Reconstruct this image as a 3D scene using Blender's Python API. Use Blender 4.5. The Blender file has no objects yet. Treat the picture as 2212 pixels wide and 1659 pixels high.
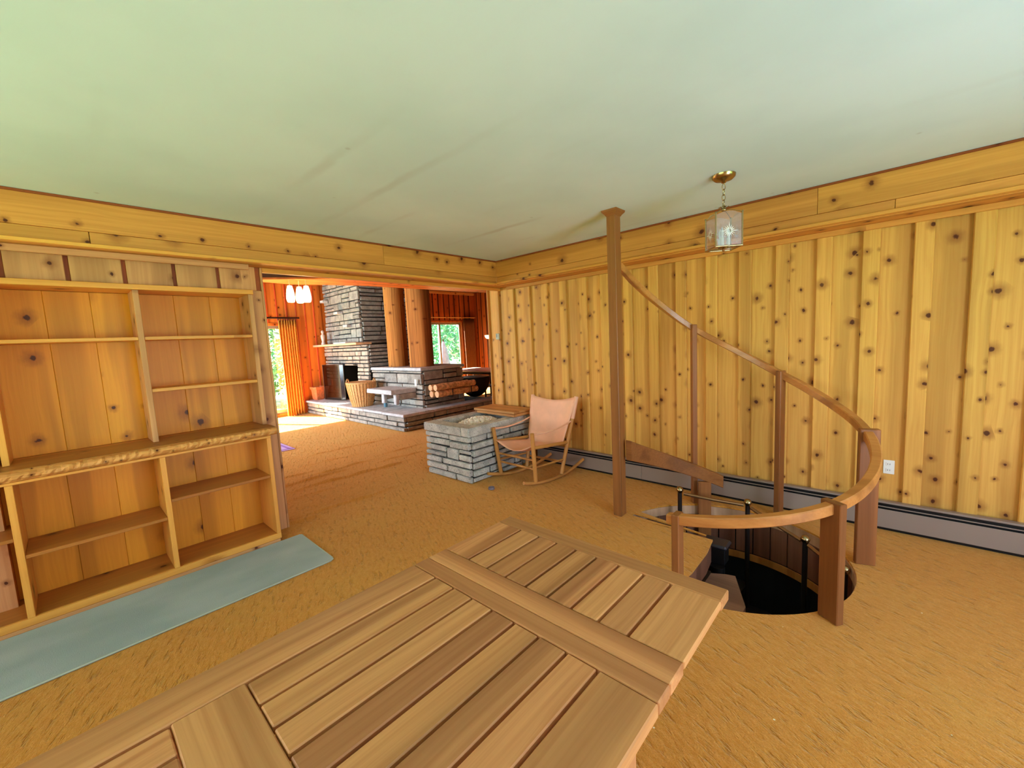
import bpy, math, random
from mathutils import Vector, Matrix
random.seed(7)
S = bpy.context.scene
COL = S.collection
PI = math.pi

# ------------------------------------------------------------------ camera
cam_d = bpy.data.cameras.new('camera'); cam = bpy.data.objects.new('camera', cam_d); COL.objects.link(cam)
yaw, pit, rol = 0.74582776, 0.10374019, 0.04971836
F = Vector((-math.sin(yaw)*math.cos(pit), math.cos(yaw)*math.cos(pit), -math.sin(pit)))
rt = Vector((math.cos(yaw), math.sin(yaw), 0)); dn = F.cross(rt)
r2 = rt*math.cos(rol) + dn*math.sin(rol); d2 = -rt*math.sin(rol) + dn*math.cos(rol)
m = Matrix((r2, -d2, -F)).transposed().to_4x4(); m.translation = Vector((0, 0, 1.48))
cam.matrix_world = m
cam_d.sensor_width = 36.0; cam_d.lens = 894.17/2212*36.0; cam_d.clip_start = 0.02; cam_d.clip_end = 200
S.camera = cam

# ------------------------------------------------------------------ world, sun, added area lights, exposure
SUN_DIR = Vector((2.15, 1.075, -2.09)).normalized()
W = bpy.data.worlds.new('sky'); S.world = W; W.use_nodes = True
wn = W.node_tree.nodes; wl = W.node_tree.links; wn.clear()
wo = wn.new('ShaderNodeOutputWorld'); wb = wn.new('ShaderNodeBackground'); sk = wn.new('ShaderNodeTexSky')
sk.sky_type = 'NISHITA'; sk.sun_disc = False; sk.sun_elevation = math.radians(41); sk.sun_rotation = math.radians(243); sk.air_density = 1.2; sk.dust_density = 2.0
wb.inputs['Strength'].default_value = 0.9
wl.new(sk.outputs[0], wb.inputs[0]); wl.new(wb.outputs[0], wo.inputs[0])
sd = bpy.data.lights.new('sun', 'SUN'); sun = bpy.data.objects.new('sun', sd); COL.objects.link(sun)
sd.energy = 100.0; sd.angle = math.radians(0.55); sd.color = (1.0, 0.95, 0.84)
sun.rotation_euler = SUN_DIR.to_track_quat('-Z', 'Y').to_euler(); sun.location = (-20, -10, 20)
def added_area_light(name, loc, target, sx, sy, power, color, spread=180):  # added area light standing in for daylight at an unseen window
    l = bpy.data.lights.new(name, 'AREA'); o = bpy.data.objects.new(name, l); COL.objects.link(o)
    l.shape = 'RECTANGLE'; l.size = sx; l.size_y = sy; l.energy = power; l.color = color; l.spread = math.radians(spread)
    o.location = loc; o.rotation_euler = (Vector(target)-Vector(loc)).to_track_quat('-Z', 'Z').to_euler()
    return o
added_area_light('assumed_side_window_light', (2.34, 1.3, 1.25), (0.34, 1.3, 2.1), 3.9, 1.4, 200, (0.62, 0.76, 1.0))  # added area light at an assumed, unseen side window, stronger than the sky
added_area_light('assumed_rear_window_light', (-1.6, -1.94, 1.3), (-1.6, 0.06, 2.1), 3.2, 1.4, 34, (0.64, 0.88, 1.0))  # added area light at an assumed window behind the camera, tilted up
added_area_light('added_far_room_light', (-8.1, -.94, 1.45), (-8.1, 0, 1.45), 4.0, 1.6, 200, (0.62, 0.80, 1.0), 100)  # added area light at an unseen window, brightens the far room
S.view_settings.view_transform = 'Standard'; S.view_settings.look = 'None'
S.view_settings.exposure = -0.08; S.view_settings.gamma = 1.0; S.view_settings.use_curve_mapping = False
S.cycles.use_denoising = True
S.cycles.max_bounces = 10; S.cycles.diffuse_bounces = 6; S.cycles.transparent_max_bounces = 12
S.cycles.caustics_reflective = False; S.cycles.caustics_refractive = False
S.cycles.sample_clamp_indirect = 6.0

# ------------------------------------------------------------------ material helpers
def lin(c):
    return tuple(((v/255)/12.92 if v/255 <= 0.04045 else ((v/255+0.055)/1.055)**2.4) for v in c) + (1.0,)
class NT:
    def __init__(s, name):
        s.m = bpy.data.materials.new(name); s.m.use_nodes = True
        s.t = s.m.node_tree; s.t.nodes.clear()
        s.out = s.n('ShaderNodeOutputMaterial'); s.b = s.n('ShaderNodeBsdfPrincipled')
        s.t.links.new(s.b.outputs[0], s.out.inputs[0])
    def n(s, typ, **kw):
        nd = s.t.nodes.new(typ)
        for k, v in kw.items(): setattr(nd, k, v)
        return nd
    def l(s, a, b): s.t.links.new(a, b)
    def set(s, **kw):
        for k, v in kw.items():
            s.b.inputs[k.replace('_', ' ')].default_value = v
    def math(s, op, a, b=None, c=None, clamp=False):
        nd = s.n('ShaderNodeMath', operation=op); nd.use_clamp = clamp
        for i, v in enumerate((a, b, c)):
            if v is None: continue
            if hasattr(v, 'is_linked'): s.l(v, nd.inputs[i])
            else: nd.inputs[i].default_value = v
        return nd.outputs[0]
    def mix(s, fac, a, b, blend='MIX'):
        nd = s.n('ShaderNodeMix', data_type='RGBA', blend_type=blend)
        for i, v in ((0, fac), (6, a), (7, b)):
            if hasattr(v, 'is_linked'): s.l(v, nd.inputs[i])
            else: nd.inputs[i].default_value = v
        return nd.outputs[2]
    def ramp(s, fac, p0, p1):
        nd = s.n('ShaderNodeMapRange', interpolation_type='SMOOTHSTEP'); s.l(fac, nd.inputs[0])
        nd.inputs[1].default_value = p0; nd.inputs[2].default_value = p1
        return nd.outputs[0]
    def coords(s, rnd=True):
        tc = s.n('ShaderNodeTexCoord'); v = tc.outputs['Object']
        s.oi = s.n('ShaderNodeObjectInfo')
        if rnd:
            sc = s.n('ShaderNodeVectorMath', operation='SCALE'); sc.inputs[0].default_value = (37.1, 53.7, 71.3); s.l(s.oi.outputs['Random'], sc.inputs[3])
            ad = s.n('ShaderNodeVectorMath', operation='ADD'); s.l(v, ad.inputs[0]); s.l(sc.outputs[0], ad.inputs[1]); v = ad.outputs[0]
        return v
    def scaled(s, v, sc):
        mp = s.n('ShaderNodeMapping'); mp.inputs['Scale'].default_value = sc; s.l(v, mp.inputs[0]); return mp.outputs[0]
    def noise(s, v, scale=1.0, detail=3.0, rough=0.5):
        nd = s.n('ShaderNodeTexNoise'); nd.inputs['Scale'].default_value = scale; nd.inputs['Detail'].default_value = detail; nd.inputs['Roughness'].default_value = rough
        s.l(v, nd.inputs['Vector']); return nd.outputs[0]
    def bump(s, h, strength=0.3, dist=0.01):
        nd = s.n('ShaderNodeBump'); nd.inputs['Strength'].default_value = strength; nd.inputs['Distance'].default_value = dist
        s.l(h, nd.inputs['Height']); s.l(nd.outputs[0], s.b.inputs['Normal'])

MC = {}
def wood(key, grain, width, light, dark, knots=0.0, knot_size=1.0, var=0.25, rough=0.45, fine=1.0, coat=0.0, stripe=0.5, gcon=0.5):
    k = (key, grain, width)
    if k in MC: return MC[k]
    s = NT(key + '_along_' + grain.lower())
    v = s.coords()
    ax = {'X': 0, 'Y': 1, 'Z': 2}; th = ({0, 1, 2} - {ax[grain], ax[width]}).pop()
    def sc(g, w, t):
        a = [0, 0, 0]; a[ax[grain]] = g; a[ax[width]] = w; a[th] = t; return a
    warp = s.noise(s.scaled(v, sc(2.0, 6.0, 3.0)), 1.0, 1.0)
    vw = s.n('ShaderNodeVectorMath', operation='MULTIPLY_ADD'); s.l(warp, vw.inputs[0]); vw.inputs[1].default_value = sc(0.0, 0.035, 0.03); s.l(v, vw.inputs[2]); vv = vw.outputs[0]
    g = s.noise(s.scaled(vv, sc(1.1*fine, 75*fine, 75*fine)), 1.0, 3.0, 0.6)
    st = s.noise(s.scaled(vv, sc(0.3, 8, 8)), 1.0, 1.5)
    col = s.mix(s.math('MULTIPLY', s.ramp(g, 0.25, 0.8), gcon), lin(light), lin(dark))
    darker = tuple(int(c*0.80) for c in dark)
    stf = s.math('MULTIPLY', s.ramp(st, 0.46, 0.6), stripe)
    col = s.mix(stf, col, lin(darker))
    if knots > 0:
        vo = s.n('ShaderNodeTexVoronoi', voronoi_dimensions='2D'); vo.inputs['Scale'].default_value = 1.0
        wob = s.noise(s.scaled(v, sc(26, 40, 5)), 1.0, 2.0)
        sx = s.n('ShaderNodeSeparateXYZ'); s.l(v, sx.inputs[0]); cb = s.n('ShaderNodeCombineXYZ')
        s.l(s.math('MULTIPLY', sx.outputs[ax[grain]], 5.2/knot_size), cb.inputs[0]); s.l(s.math('MULTIPLY', sx.outputs[ax[width]], 5.6/knot_size), cb.inputs[1])
        s.l(cb.outputs[0], vo.inputs['Vector'])
        sep = s.n('ShaderNodeSeparateColor'); s.l(vo.outputs['Color'], sep.inputs[0])
        gate = s.math('LESS_THAN', sep.outputs[0], knots)
        size = s.math('MULTIPLY_ADD', s.math('POWER', sep.outputs[1], 2.0), 0.065, 0.035)
        d = s.math('ADD', vo.outputs['Distance'], s.math('MULTIPLY', s.math('SUBTRACT', wob, 0.5), 0.15))
        rel = s.math('DIVIDE', d, size)
        halo = s.math('MULTIPLY', s.math('SUBTRACT', 1.0, s.ramp(rel, 0.5, 4.2)), gate)
        core = s.math('MULTIPLY', s.math('SUBTRACT', 1.0, s.ramp(rel, 0.6, 1.15)), gate)
        col = s.mix(s.math('MULTIPLY', halo, 0.62), col, lin(tuple(int(a*b) for a, b in zip(dark, (.68, .55, .45)))))
        col = s.mix(s.math('MULTIPLY', core, 0.92), col, lin((74, 28, 8)))
    br = s.math('MULTIPLY_ADD', s.oi.outputs['Random'], var, 1.0 - var/2)
    hs = s.n('ShaderNodeHueSaturation'); s.l(col, hs.inputs['Color']); s.l(br, hs.inputs['Value'])
    hh = s.math('MULTIPLY_ADD', s.math('FRACT', s.math('MULTIPLY', s.oi.outputs['Random'], 7.31)), 0.006, 0.497); s.l(hh, hs.inputs['Hue'])
    s.l(hs.outputs[0], s.b.inputs['Base Color'])
    s.set(Roughness=rough, Specular_IOR_Level=0.22)
    if coat: s.set(Coat_Weight=coat, Coat_Roughness=0.25)
    s.bump(g, 0.12, 0.004)
    MC[k] = s.m; return s.m
PINE_L, PINE_D = (228, 174, 86), (198, 130, 52)
def pine(g, w): return wood('knotty_pine', g, w, PINE_L, PINE_D, 0.72, 0.9, 0.16, 0.5, stripe=0.4)
def beampine(g, w): return wood('beam_pine', g, w, (218, 152, 72), (188, 116, 44), 0.55, 1.15, 0.14, 0.5, stripe=0.3)
def farpine(g, w): return wood('orange_pine', g, w, (236, 134, 52), (214, 104, 32), 0.5, 1.0, 0.18, 0.5)
def darkpine(g, w): return wood('aged_red_pine', g, w, (176, 92, 44), (136, 60, 24), 0.3, 1.0, 0.3, 0.5)
def casepine(g, w): return wood('shelf_pine', g, w, (238, 168, 78), (212, 132, 48), 0.22, 1.3, 0.1, 0.38, stripe=0.25)
def caseback(g, w): return wood('case_back_pine', g, w, (238, 158, 46), (212, 126, 28), 0.25, 1.3, 0.12, 0.4, stripe=0.45, gcon=.4)
def shelfpine(g, w): return wood('stained_shelf_pine', g, w, (190, 122, 54), (160, 92, 34), 0.16, 1.3, 0.1, 0.35, stripe=0.25)
def greypine(g, w): return wood('faded_pine', g, w, (220, 162, 106), (190, 126, 74), 0.5, 1.0, 0.14, 0.5, stripe=0.4)
def cedar(g, w): return wood('cedar_rail', g, w, (156, 98, 52), (120, 70, 34), 0.0, 1.0, 0.12, 0.38, stripe=0.4)
def railpine(g, w): return wood('rail_wood', g, w, (204, 138, 70), (176, 106, 46), 0.0, 1.0, 0.12, 0.3, coat=0.6)
def teak(g, w): return wood('teak', g, w, (208, 146, 92), (170, 106, 60), 0.0, 1.0, 0.17, 0.42, fine=0.8, stripe=0.5, gcon=.8)
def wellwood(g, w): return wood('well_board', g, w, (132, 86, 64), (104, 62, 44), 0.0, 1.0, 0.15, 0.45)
def rockerwood(g, w): return wood('honey_oak', g, w, (206, 146, 78), (176, 112, 50), 0.0, 1.0, 0.1, 0.35)

def plain(key, color, rough=0.5, metal=0.0, noise=0.0, nscale=40.0, bump=0.0, **kw):
    if key in MC: return MC[key]
    s = NT(key); v = s.coords()
    if noise > 0:
        nz = s.noise(v, nscale, 4.0)
        c = s.mix(s.ramp(nz, 0.3, 0.7), lin(tuple(max(0, int(x*(1-noise))) for x in color)), lin(tuple(min(255, int(x*(1+noise))) for x in color)))
        s.l(c, s.b.inputs['Base Color'])
        if bump: s.bump(nz, bump, 0.01)
    else:
        s.set(Base_Color=lin(color))
    s.set(Roughness=rough, Metallic=metal)
    for k_, v_ in kw.items(): s.b.inputs[k_.replace('_', ' ')].default_value = v_
    MC[key] = s.m; return s.m

def stone_mat(key, a, b, speck, spread=0.3):
    if key in MC: return MC[key]
    s = NT(key); v = s.coords()
    n1 = s.noise(v, 9.0, 3.0); n2 = s.noise(v, 85.0, 3.0, 0.7)
    c = s.mix(s.ramp(n1, 0.3, 0.7), lin(a), lin(b))
    c = s.mix(s.math('MULTIPLY', s.ramp(n2, 0.56, 0.66), 0.8), c, lin(speck))
    c = s.mix(s.math('MULTIPLY', s.ramp(n2, 0.44, 0.34), 0.35), c, lin((214, 212, 204)))
    hs = s.n('ShaderNodeHueSaturation'); s.l(c, hs.inputs['Color'])
    s.l(s.math('MULTIPLY_ADD', s.oi.outputs['Random'], spread, 1.0 - spread/2), hs.inputs['Value'])
    s.l(hs.outputs[0], s.b.inputs['Base Color']); s.set(Roughness=0.85)
    s.bump(s.math('ADD', n2, n1), 0.7, 0.012)
    MC[key] = s.m; return s.m
GRANITE = stone_mat('blue_grey_granite', (204, 201, 190), (168, 166, 158), (66, 66, 66))
FIELD = stone_mat('tan_grey_ledgestone', (176, 166, 150), (142, 134, 122), (86, 78, 70), 0.36)
SLAB = stone_mat('pale_stone_slab', (212, 208, 206), (184, 182, 180), (110, 108, 106), 0.1)
MORTAR = plain('dark_mortar', (40, 37, 35), 0.95)
BLACK = plain('black_iron', (14, 13, 13), 0.45, 0.3)
SOOT = plain('sooty_firebox', (34, 29, 24), 0.95)
DARK = plain('unlit_basement_black', (12, 10, 9), 0.95)  # near-black colour stands in for the darkness of the unlit basement
WHITE = plain('white_plastic', (238, 236, 228), 0.4)
BRASS = plain('aged_brass', (178, 156, 112), 0.25, 1.0)
BRASSDARK = plain('worn_brass_rail', (150, 112, 74), 0.35, 0.85)
HEATER = plain('taupe_heater_enamel', (146, 128, 116), 0.38)
LEATHER = plain('pink_tan_leather', (246, 186, 150), 0.5, 0, 0.025, 8.0, 0.04)
CURTAIN = plain('gold_curtain_cloth', (224, 152, 56), 0.85, 0, 0.1, 60.0)
BROWNCURTAIN = plain('brown_curtain_cloth', (112, 62, 34), 0.85, 0, 0.1, 60.0)
WICKER = plain('woven_willow', (206, 154, 92), 0.6, 0, 0.22, 90.0, 0.5)
TERRACOTTA = plain('terracotta', (206, 110, 58), 0.7, 0, 0.08, 25.0)
BARK = plain('peeled_birch', (226, 176, 124), 0.7, 0, 0.18, 18.0, 0.3)
LOGEND = plain('sawn_log_end', (226, 166, 116), 0.7, 0, 0.08, 60.0)
DARKWOOD = wood('dark_stained_wood', 'Z', 'X', (62, 34, 24), (40, 20, 14), 0, 1, 0.1, 0.35)
FRAME = plain('anodised_door_frame', (176, 170, 158), 0.35, 0.6)
def glass_mat(key, tint, fac, rough=0.02):
    s = NT(key); tr = s.n('ShaderNodeBsdfTransparent'); tr.inputs[0].default_value = tint
    gl = s.n('ShaderNodeBsdfGlossy'); gl.inputs['Roughness'].default_value = rough; gl.inputs['Color'].default_value = (1, 1, 1, 1)
    mx = s.n('ShaderNodeMixShader'); mx.inputs[0].default_value = fac
    s.l(tr.outputs[0], mx.inputs[1]); s.l(gl.outputs[0], mx.inputs[2]); s.l(mx.outputs[0], s.out.inputs[0]); return s.m
GLASS = glass_mat('window_glass', (0.97, 0.99, 0.98, 1), 0.05)
SCREEN = glass_mat('smoked_screen_glass', (0.30, 0.26, 0.22, 1), 0.10, 0.15)
LANTERNGLASS = glass_mat('lantern_glass', (0.93, 0.92, 0.93, 1), 0.10, 0.12)
def emit(key, color, strength):
    s = NT(key); s.set(Base_Color=color, Emission_Color=color, Emission_Strength=strength, Roughness=0.4); return s.m
SHADE = emit('lit_opal_glass', (1.0, 0.80, 0.48, 1), 4.0)
LAMPGLOW = emit('lit_floor_lamp_glass', (1.0, 0.86, 0.5, 1), 3.0)
ETCH = plain('etched_star', (245, 245, 245), 0.6)

def carpet_mat():
    s = NT('gold_shag_carpet'); v = s.coords(False)
    big = s.noise(v, 1.3, 3.0); mp = s.n('ShaderNodeMapping'); mp.inputs['Rotation'].default_value = (0, 0, math.radians(24)); s.l(v, mp.inputs[0]); rv = mp.outputs[0]
    mid = s.noise(s.scaled(rv, (22, 60, 30)), 1.0, 4.0, 0.7); fin = s.noise(v, 170.0, 3.0, 0.7)
    cr = s.noise(s.scaled(rv, (9, 34, 20)), 1.0, 3.0, 0.65)
    c = s.mix(s.ramp(mid, 0.3, 0.7), lin((210, 134, 42)), lin((230, 158, 72)))
    c = s.mix(s.math('MULTIPLY', s.ramp(fin, 0.35, 0.65), 0.45), c, lin((182, 110, 22)))
    c = s.mix(s.math('MULTIPLY', s.ramp(big, 0.45, 0.7), 0.35), c, lin((214, 156, 66)))
    c = s.mix(s.math('MULTIPLY', s.ramp(cr, 0.43, 0.31), 0.32), c, lin((146, 90, 26)))
    # dark stains and lint
    st = s.noise(v, 2.1, 5.0, 0.75)
    c = s.mix(s.math('MULTIPLY', s.ramp(st, 0.70, 0.78), 0.6), c, lin((120, 72, 28)))
    vo = s.n('ShaderNodeTexVoronoi'); vo.inputs['Scale'].default_value = 5.5; s.l(v, vo.inputs['Vector'])
    c = s.mix(s.math('LESS_THAN', vo.outputs['Distance'], 0.022), c, lin((246, 226, 180)))
    s.l(c, s.b.inputs['Base Color']); s.set(Roughness=0.95, Specular_IOR_Level=0.1, Sheen_Weight=0.5, Sheen_Roughness=0.4, Sheen_Tint=(1.0, 0.69, 0.30, 1.0))
    h = s.math('ADD', s.math('MULTIPLY', fin, 0.5), s.math('ADD', mid, s.math('MULTIPLY', s.ramp(cr, 0.30, 0.48), 1.0)))
    s.bump(h, 0.75, 0.013)
    return s.m
CARPET = carpet_mat()
def ceiling_mat():
    s = NT('painted_plaster_ceiling'); v = s.coords(False)
    sp = s.n('ShaderNodeSeparateXYZ'); s.l(v, sp.inputs[0])
    n1 = s.noise(v, 1.1, 4.0); n2 = s.noise(v, 5.0, 3.0)
    # ghost lines under the joists, every 0.41 m along x
    y = s.math('ADD', s.math('SUBTRACT', sp.outputs[1], 0.63), s.math('MULTIPLY', s.math('SUBTRACT', n2, 0.5), 0.05))
    fr = s.math('ABSOLUTE', s.math('SUBTRACT', s.math('FRACT', s.math('ADD', s.math('DIVIDE', y, 0.413), 20.5)), 0.5))
    band = s.math('MULTIPLY', s.math('SUBTRACT', 1.0, s.ramp(fr, 0.02, 0.12)), s.ramp(s.noise(s.scaled(v, (0.7, 1.6, 1)), 1.0, 2.0), 0.50, 0.75))
    c = s.mix(s.ramp(n1, 0.35, 0.7), lin((218, 236, 238)), lin((206, 226, 228)))
    c = s.mix(s.math('MULTIPLY', s.math('MULTIPLY', band, s.math('MULTIPLY_ADD', s.ramp(sp.outputs[0], -1.2, -2.6), 0.8, 0.2)), 0.34), c, lin((150, 136, 118)))
    vo = s.n('ShaderNodeTexVoronoi'); vo.inputs['Scale'].default_value = 3.4; s.l(v, vo.inputs['Vector'])
    c = s.mix(s.math('MULTIPLY', s.math('SUBTRACT', 1.0, s.ramp(vo.outputs['Distance'], 0.02, 0.06)), 0.25), c, lin((140, 132, 118)))
    s.l(c, s.b.inputs['Base Color']); s.set(Roughness=0.8)
    s.bump(s.math('ADD', n1, s.math('MULTIPLY', n2, 0.3)), 0.15, 0.02)
    return s.m
CEIL = ceiling_mat()
def rug_mat():
    s = NT('teal_runner_pile'); v = s.coords(False)
    n1 = s.noise(s.scaled(v, (3, 1.6, 4)), 1.0, 3.0); n2 = s.noise(v, 180.0, 3.0, 0.7)
    c = s.mix(s.ramp(n1, 0.35, 0.65), lin((174, 186, 180)), lin((150, 166, 160)))
    c = s.mix(s.math('MULTIPLY', n2, 0.35), c, lin((98, 120, 122)))
    s.l(c, s.b.inputs['Base Color']); s.set(Roughness=0.95, Sheen_Weight=0.3); s.bump(n2, 0.5, 0.006); return s.m
RUG = rug_mat()
def leaf_mat(key, a, b):
    s = NT(key); v = s.coords(); n1 = s.noise(v, 6.0, 2.0)
    c = s.mix(s.ramp(n1, 0.35, 0.65), lin(a), lin(b)); s.l(c, s.b.inputs['Base Color']); s.set(Roughness=0.55)
    s.b.inputs['Subsurface Weight'].default_value = 0.0
    return s.m
LEAF = leaf_mat('sunlit_leaves', (132, 196, 158), (66, 128, 96))
LAWN = leaf_mat('lawn_grass', (104, 142, 78), (78, 116, 58))

# ------------------------------------------------------------------ mesh helpers
class MB:
    def __init__(s): s.v = []; s.f = []; s.sm = []
    def add(s, vs, fs, smooth=False):
        o = len(s.v); s.v += [tuple(p) for p in vs]; s.f += [tuple(i+o for i in f) for f in fs]; s.sm += [smooth]*len(fs); return s
    def box(s, x0, x1, y0, y1, z0, z1, b=0.0, M=None, jit=0.0):
        c = Vector(((x0+x1)/2, (y0+y1)/2, (z0+z1)/2)); h = Vector((abs(x1-x0)/2, abs(y1-y0)/2, abs(z1-z0)/2))
        if b <= 0:
            vs = [Vector((sx*h.x, sy*h.y, sz*h.z)) for sx in (-1, 1) for sy in (-1, 1) for sz in (-1, 1)]
            fs = [(0, 1, 3, 2), (4, 6, 7, 5), (0, 4, 5, 1), (2, 3, 7, 6), (0, 2, 6, 4), (1, 5, 7, 3)]
        else:
            b = min(b, 0.45*min(h)*2); vs = []; idx = {}
            for sx in (-1, 1):
                for sy in (-1, 1):
                    for sz in (-1, 1):
                        for a in range(3):
                            p = [sx*(h.x-b), sy*(h.y-b), sz*(h.z-b)]; p[a] += (sx, sy, sz)[a]*b
                            idx[(sx, sy, sz, a)] = len(vs); vs.append(Vector(p))
            fs = []
            def key(sg, a): return idx[(sg[0], sg[1], sg[2], a)]
            for a in range(3):
                o1, o2 = [k for k in range(3) if k != a]
                for sa in (-1, 1):
                    q = []
                    for t1, t2 in ((-1, -1), (1, -1), (1, 1), (-1, 1)):
                        sg = [0, 0, 0]; sg[a] = sa; sg[o1] = t1; sg[o2] = t2; q.append(key(sg, a))
                    fs.append(q)
                for t1 in (-1, 1):      # edges that run along axis a
                    for t2 in (-1, 1):
                        q = []
                        for sa, f in ((-1, o1), (1, o1), (1, o2), (-1, o2)):
                            sg = [0, 0, 0]; sg[a] = sa; sg[o1] = t1; sg[o2] = t2; q.append(key(sg, f))
                        fs.append(q)
            for sx in (-1, 1):
                for sy in (-1, 1):
                    for sz in (-1, 1): fs.append([idx[(sx, sy, sz, a)] for a in range(3)])
            ff = []
            for q in fs:
                cc = sum((vs[i] for i in q), Vector())/len(q); nn = (vs[q[1]]-vs[q[0]]).cross(vs[q[2]]-vs[q[0]])
                ff.append(tuple(q) if nn.dot(cc) > 0 else tuple(reversed(q)))
            fs = ff
        if jit:
            k = {}
            for i, p in enumerate(vs):
                sg = (p.x > 0, p.y > 0, p.z > 0)
                if sg not in k: k[sg] = Vector((random.uniform(-jit, jit), random.uniform(-jit, jit), random.uniform(-jit, jit)))
                vs[i] = p + k[sg]
        if M is not None: vs = [M @ p for p in vs]
        return s.add([p+c for p in vs], fs)
    def prism(s, poly, z0, z1):
        n = len(poly); vs = [(x, y, z0) for x, y in poly] + [(x, y, z1) for x, y in poly]
        fs = [tuple(reversed(range(n))), tuple(range(n, 2*n))] + [(i, (i+1) % n, n+(i+1) % n, n+i) for i in range(n)]
        return s.add(vs, fs)
    def tube(s, pts, r, n=8, cap=True, smooth=True):
        pts = [Vector(p) for p in pts]; rs = r if isinstance(r, (list, tuple)) else [r]*len(pts)
        vs = []; prev = None
        for i, p in enumerate(pts):
            t = (pts[min(i+1, len(pts)-1)] - pts[max(i-1, 0)]).normalized()
            if prev is None:
                u = t.cross(Vector((0, 0, 1)) if abs(t.z) < 0.9 else Vector((1, 0, 0))).normalized()
            else:
                u = (prev - t*prev.dot(t)).normalized()
            prev = u; w = t.cross(u)
            for k in range(n):
                a = 2*PI*k/n; vs.append(p + (u*math.cos(a) + w*math.sin(a))*rs[i])
        fs = []
        for i in range(len(pts)-1):
            for k in range(n):
                fs.append((i*n+k, i*n+(k+1) % n, (i+1)*n+(k+1) % n, (i+1)*n+k))
        s.add(vs, fs, smooth)
        if cap:
            s.add(vs[:n], [tuple(reversed(range(n)))]); s.add(vs[-n:], [tuple(range(n))])
        return s
    def strip(s, secs, cap=True, smooth=False):
        """loft of closed cross-sections, each a list of points"""
        n = len(secs[0]); vs = [p for q in secs for p in q]; fs = []
        for i in range(len(secs)-1):
            for k in range(n): fs.append((i*n+k, i*n+(k+1) % n, (i+1)*n+(k+1) % n, (i+1)*n+k))
        s.add(vs, fs, smooth)
        if cap: s.add(secs[0], [tuple(reversed(range(n)))]); s.add(secs[-1], [tuple(range(n))])
        return s
    def lathe(s, prof, c=(0, 0, 0), n=20, smooth=True):
        vs = []; c = Vector(c)
        for r, z in prof:
            for k in range(n):
                a = 2*PI*k/n; vs.append(c + Vector((r*math.cos(a), r*math.sin(a), z)))
        fs = []
        for i in range(len(prof)-1):
            for k in range(n): fs.append((i*n+k, i*n+(k+1) % n, (i+1)*n+(k+1) % n, (i+1)*n+k))
        s.add(vs, fs, smooth)
        if prof[0][0] > 1e-5: s.add(vs[:n], [tuple(reversed(range(n)))])
        if prof[-1][0] > 1e-5: s.add(vs[-n:], [tuple(range(n))])
        return s
    def sheet(s, rows, thick=0.0, smooth=True):
        nr, nc = len(rows), len(rows[0]); vs = [Vector(p) for r in rows for p in r]
        fs = [(i*nc+j, i*nc+j+1, (i+1)*nc+j+1, (i+1)*nc+j) for i in range(nr-1) for j in range(nc-1)]
        if thick:
            nrm = [Vector() for _ in vs]
            for f in fs:
                nn = (vs[f[1]]-vs[f[0]]).cross(vs[f[3]]-vs[f[0]])
                for i in f: nrm[i] += nn
            N_ = len(vs); vs2 = [p - q.normalized()*thick for p, q in zip(vs, nrm)]
            fs2 = [tuple(reversed([i+N_ for i in f])) for f in fs]
            edge = [(0*nc+j, 0*nc+j+1) for j in range(nc-1)] + [(i*nc+nc-1, (i+1)*nc+nc-1) for i in range(nr-1)] + [((nr-1)*nc+j+1, (nr-1)*nc+j) for j in range(nc-1)] + [((i+1)*nc, i*nc) for i in range(nr-1)]
            fs3 = [(b, a, a+N_, b+N_) for a, b in edge]
            return s.add(vs+vs2, fs+fs2+fs3, smooth)
        return s.add(vs, fs, smooth)
    def build(s, name, mat, parent=None, mats=None):
        me = bpy.data.meshes.new(name)
        off = Vector(parent['_base']) if parent is not None and '_base' in parent else Vector((0, 0, 0))
        me.from_pydata([tuple(Vector(p)-off) for p in s.v], [], s.f); me.update()
        me.polygons.foreach_set('use_smooth', s.sm)
        me.materials.append(mat)
        o = bpy.data.objects.new(name, me); COL.objects.link(o)
        if parent is not None:
            o.parent = parent; o['_base'] = tuple(off)
        return o
def tag(o, label, cat, group=None):
    o['label'] = label; o['category'] = cat
    if group: o['group'] = group
    return o
def thing(name, label, cat, loc, group=None):
    o = bpy.data.objects.new(name, None); COL.objects.link(o); o.location = loc; o.empty_display_size = 0.1; o['_base'] = tuple(loc)
    return tag(o, label, cat, group)
def structure(name, loc=(0, 0, 0), label=None):
    o = bpy.data.objects.new(name, None); COL.objects.link(o); o.location = loc; o['_base'] = tuple(loc); o['kind'] = 'structure'
    if label: o['label'] = label
    return o
def smesh(name, mb, mat, label=None):
    o = mb.build(name, mat); o['kind'] = 'structure'
    if label: o['label'] = label
    return o
def single(name, mb, mat, label, cat, group=None):
    """a thing that is one mesh, its origin at its base"""
    xs = [p[0] for p in mb.v]; ys = [p[1] for p in mb.v]; zs = [p[2] for p in mb.v]
    base = Vector(((min(xs)+max(xs))/2, (min(ys)+max(ys))/2, min(zs)))
    me = bpy.data.meshes.new(name); me.from_pydata([tuple(Vector(p)-base) for p in mb.v], [], mb.f); me.update()
    me.polygons.foreach_set('use_smooth', mb.sm); me.materials.append(mat)
    o = bpy.data.objects.new(name, me); COL.objects.link(o); o.location = base; o['_base'] = tuple(base)
    return tag(o, label, cat, group)
def smoothstep(a, b, x):
    t = max(0.0, min(1.0, (x-a)/(b-a))); return t*t*(3-2*t)

# ------------------------------------------------------------------ key planes
CX, CY, RW = -0.835, 2.945, 0.728        # stairwell
YW = 3.92; XL = -3.73; ZC = 2.44         # right wall, left wall, ceiling
XFAR, YFAR, ZFAR = -10.35, 9.5, 3.12     # far room
XE, YS = 2.42, -2.05                     # unseen walls behind the camera, with assumed windows

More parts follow.
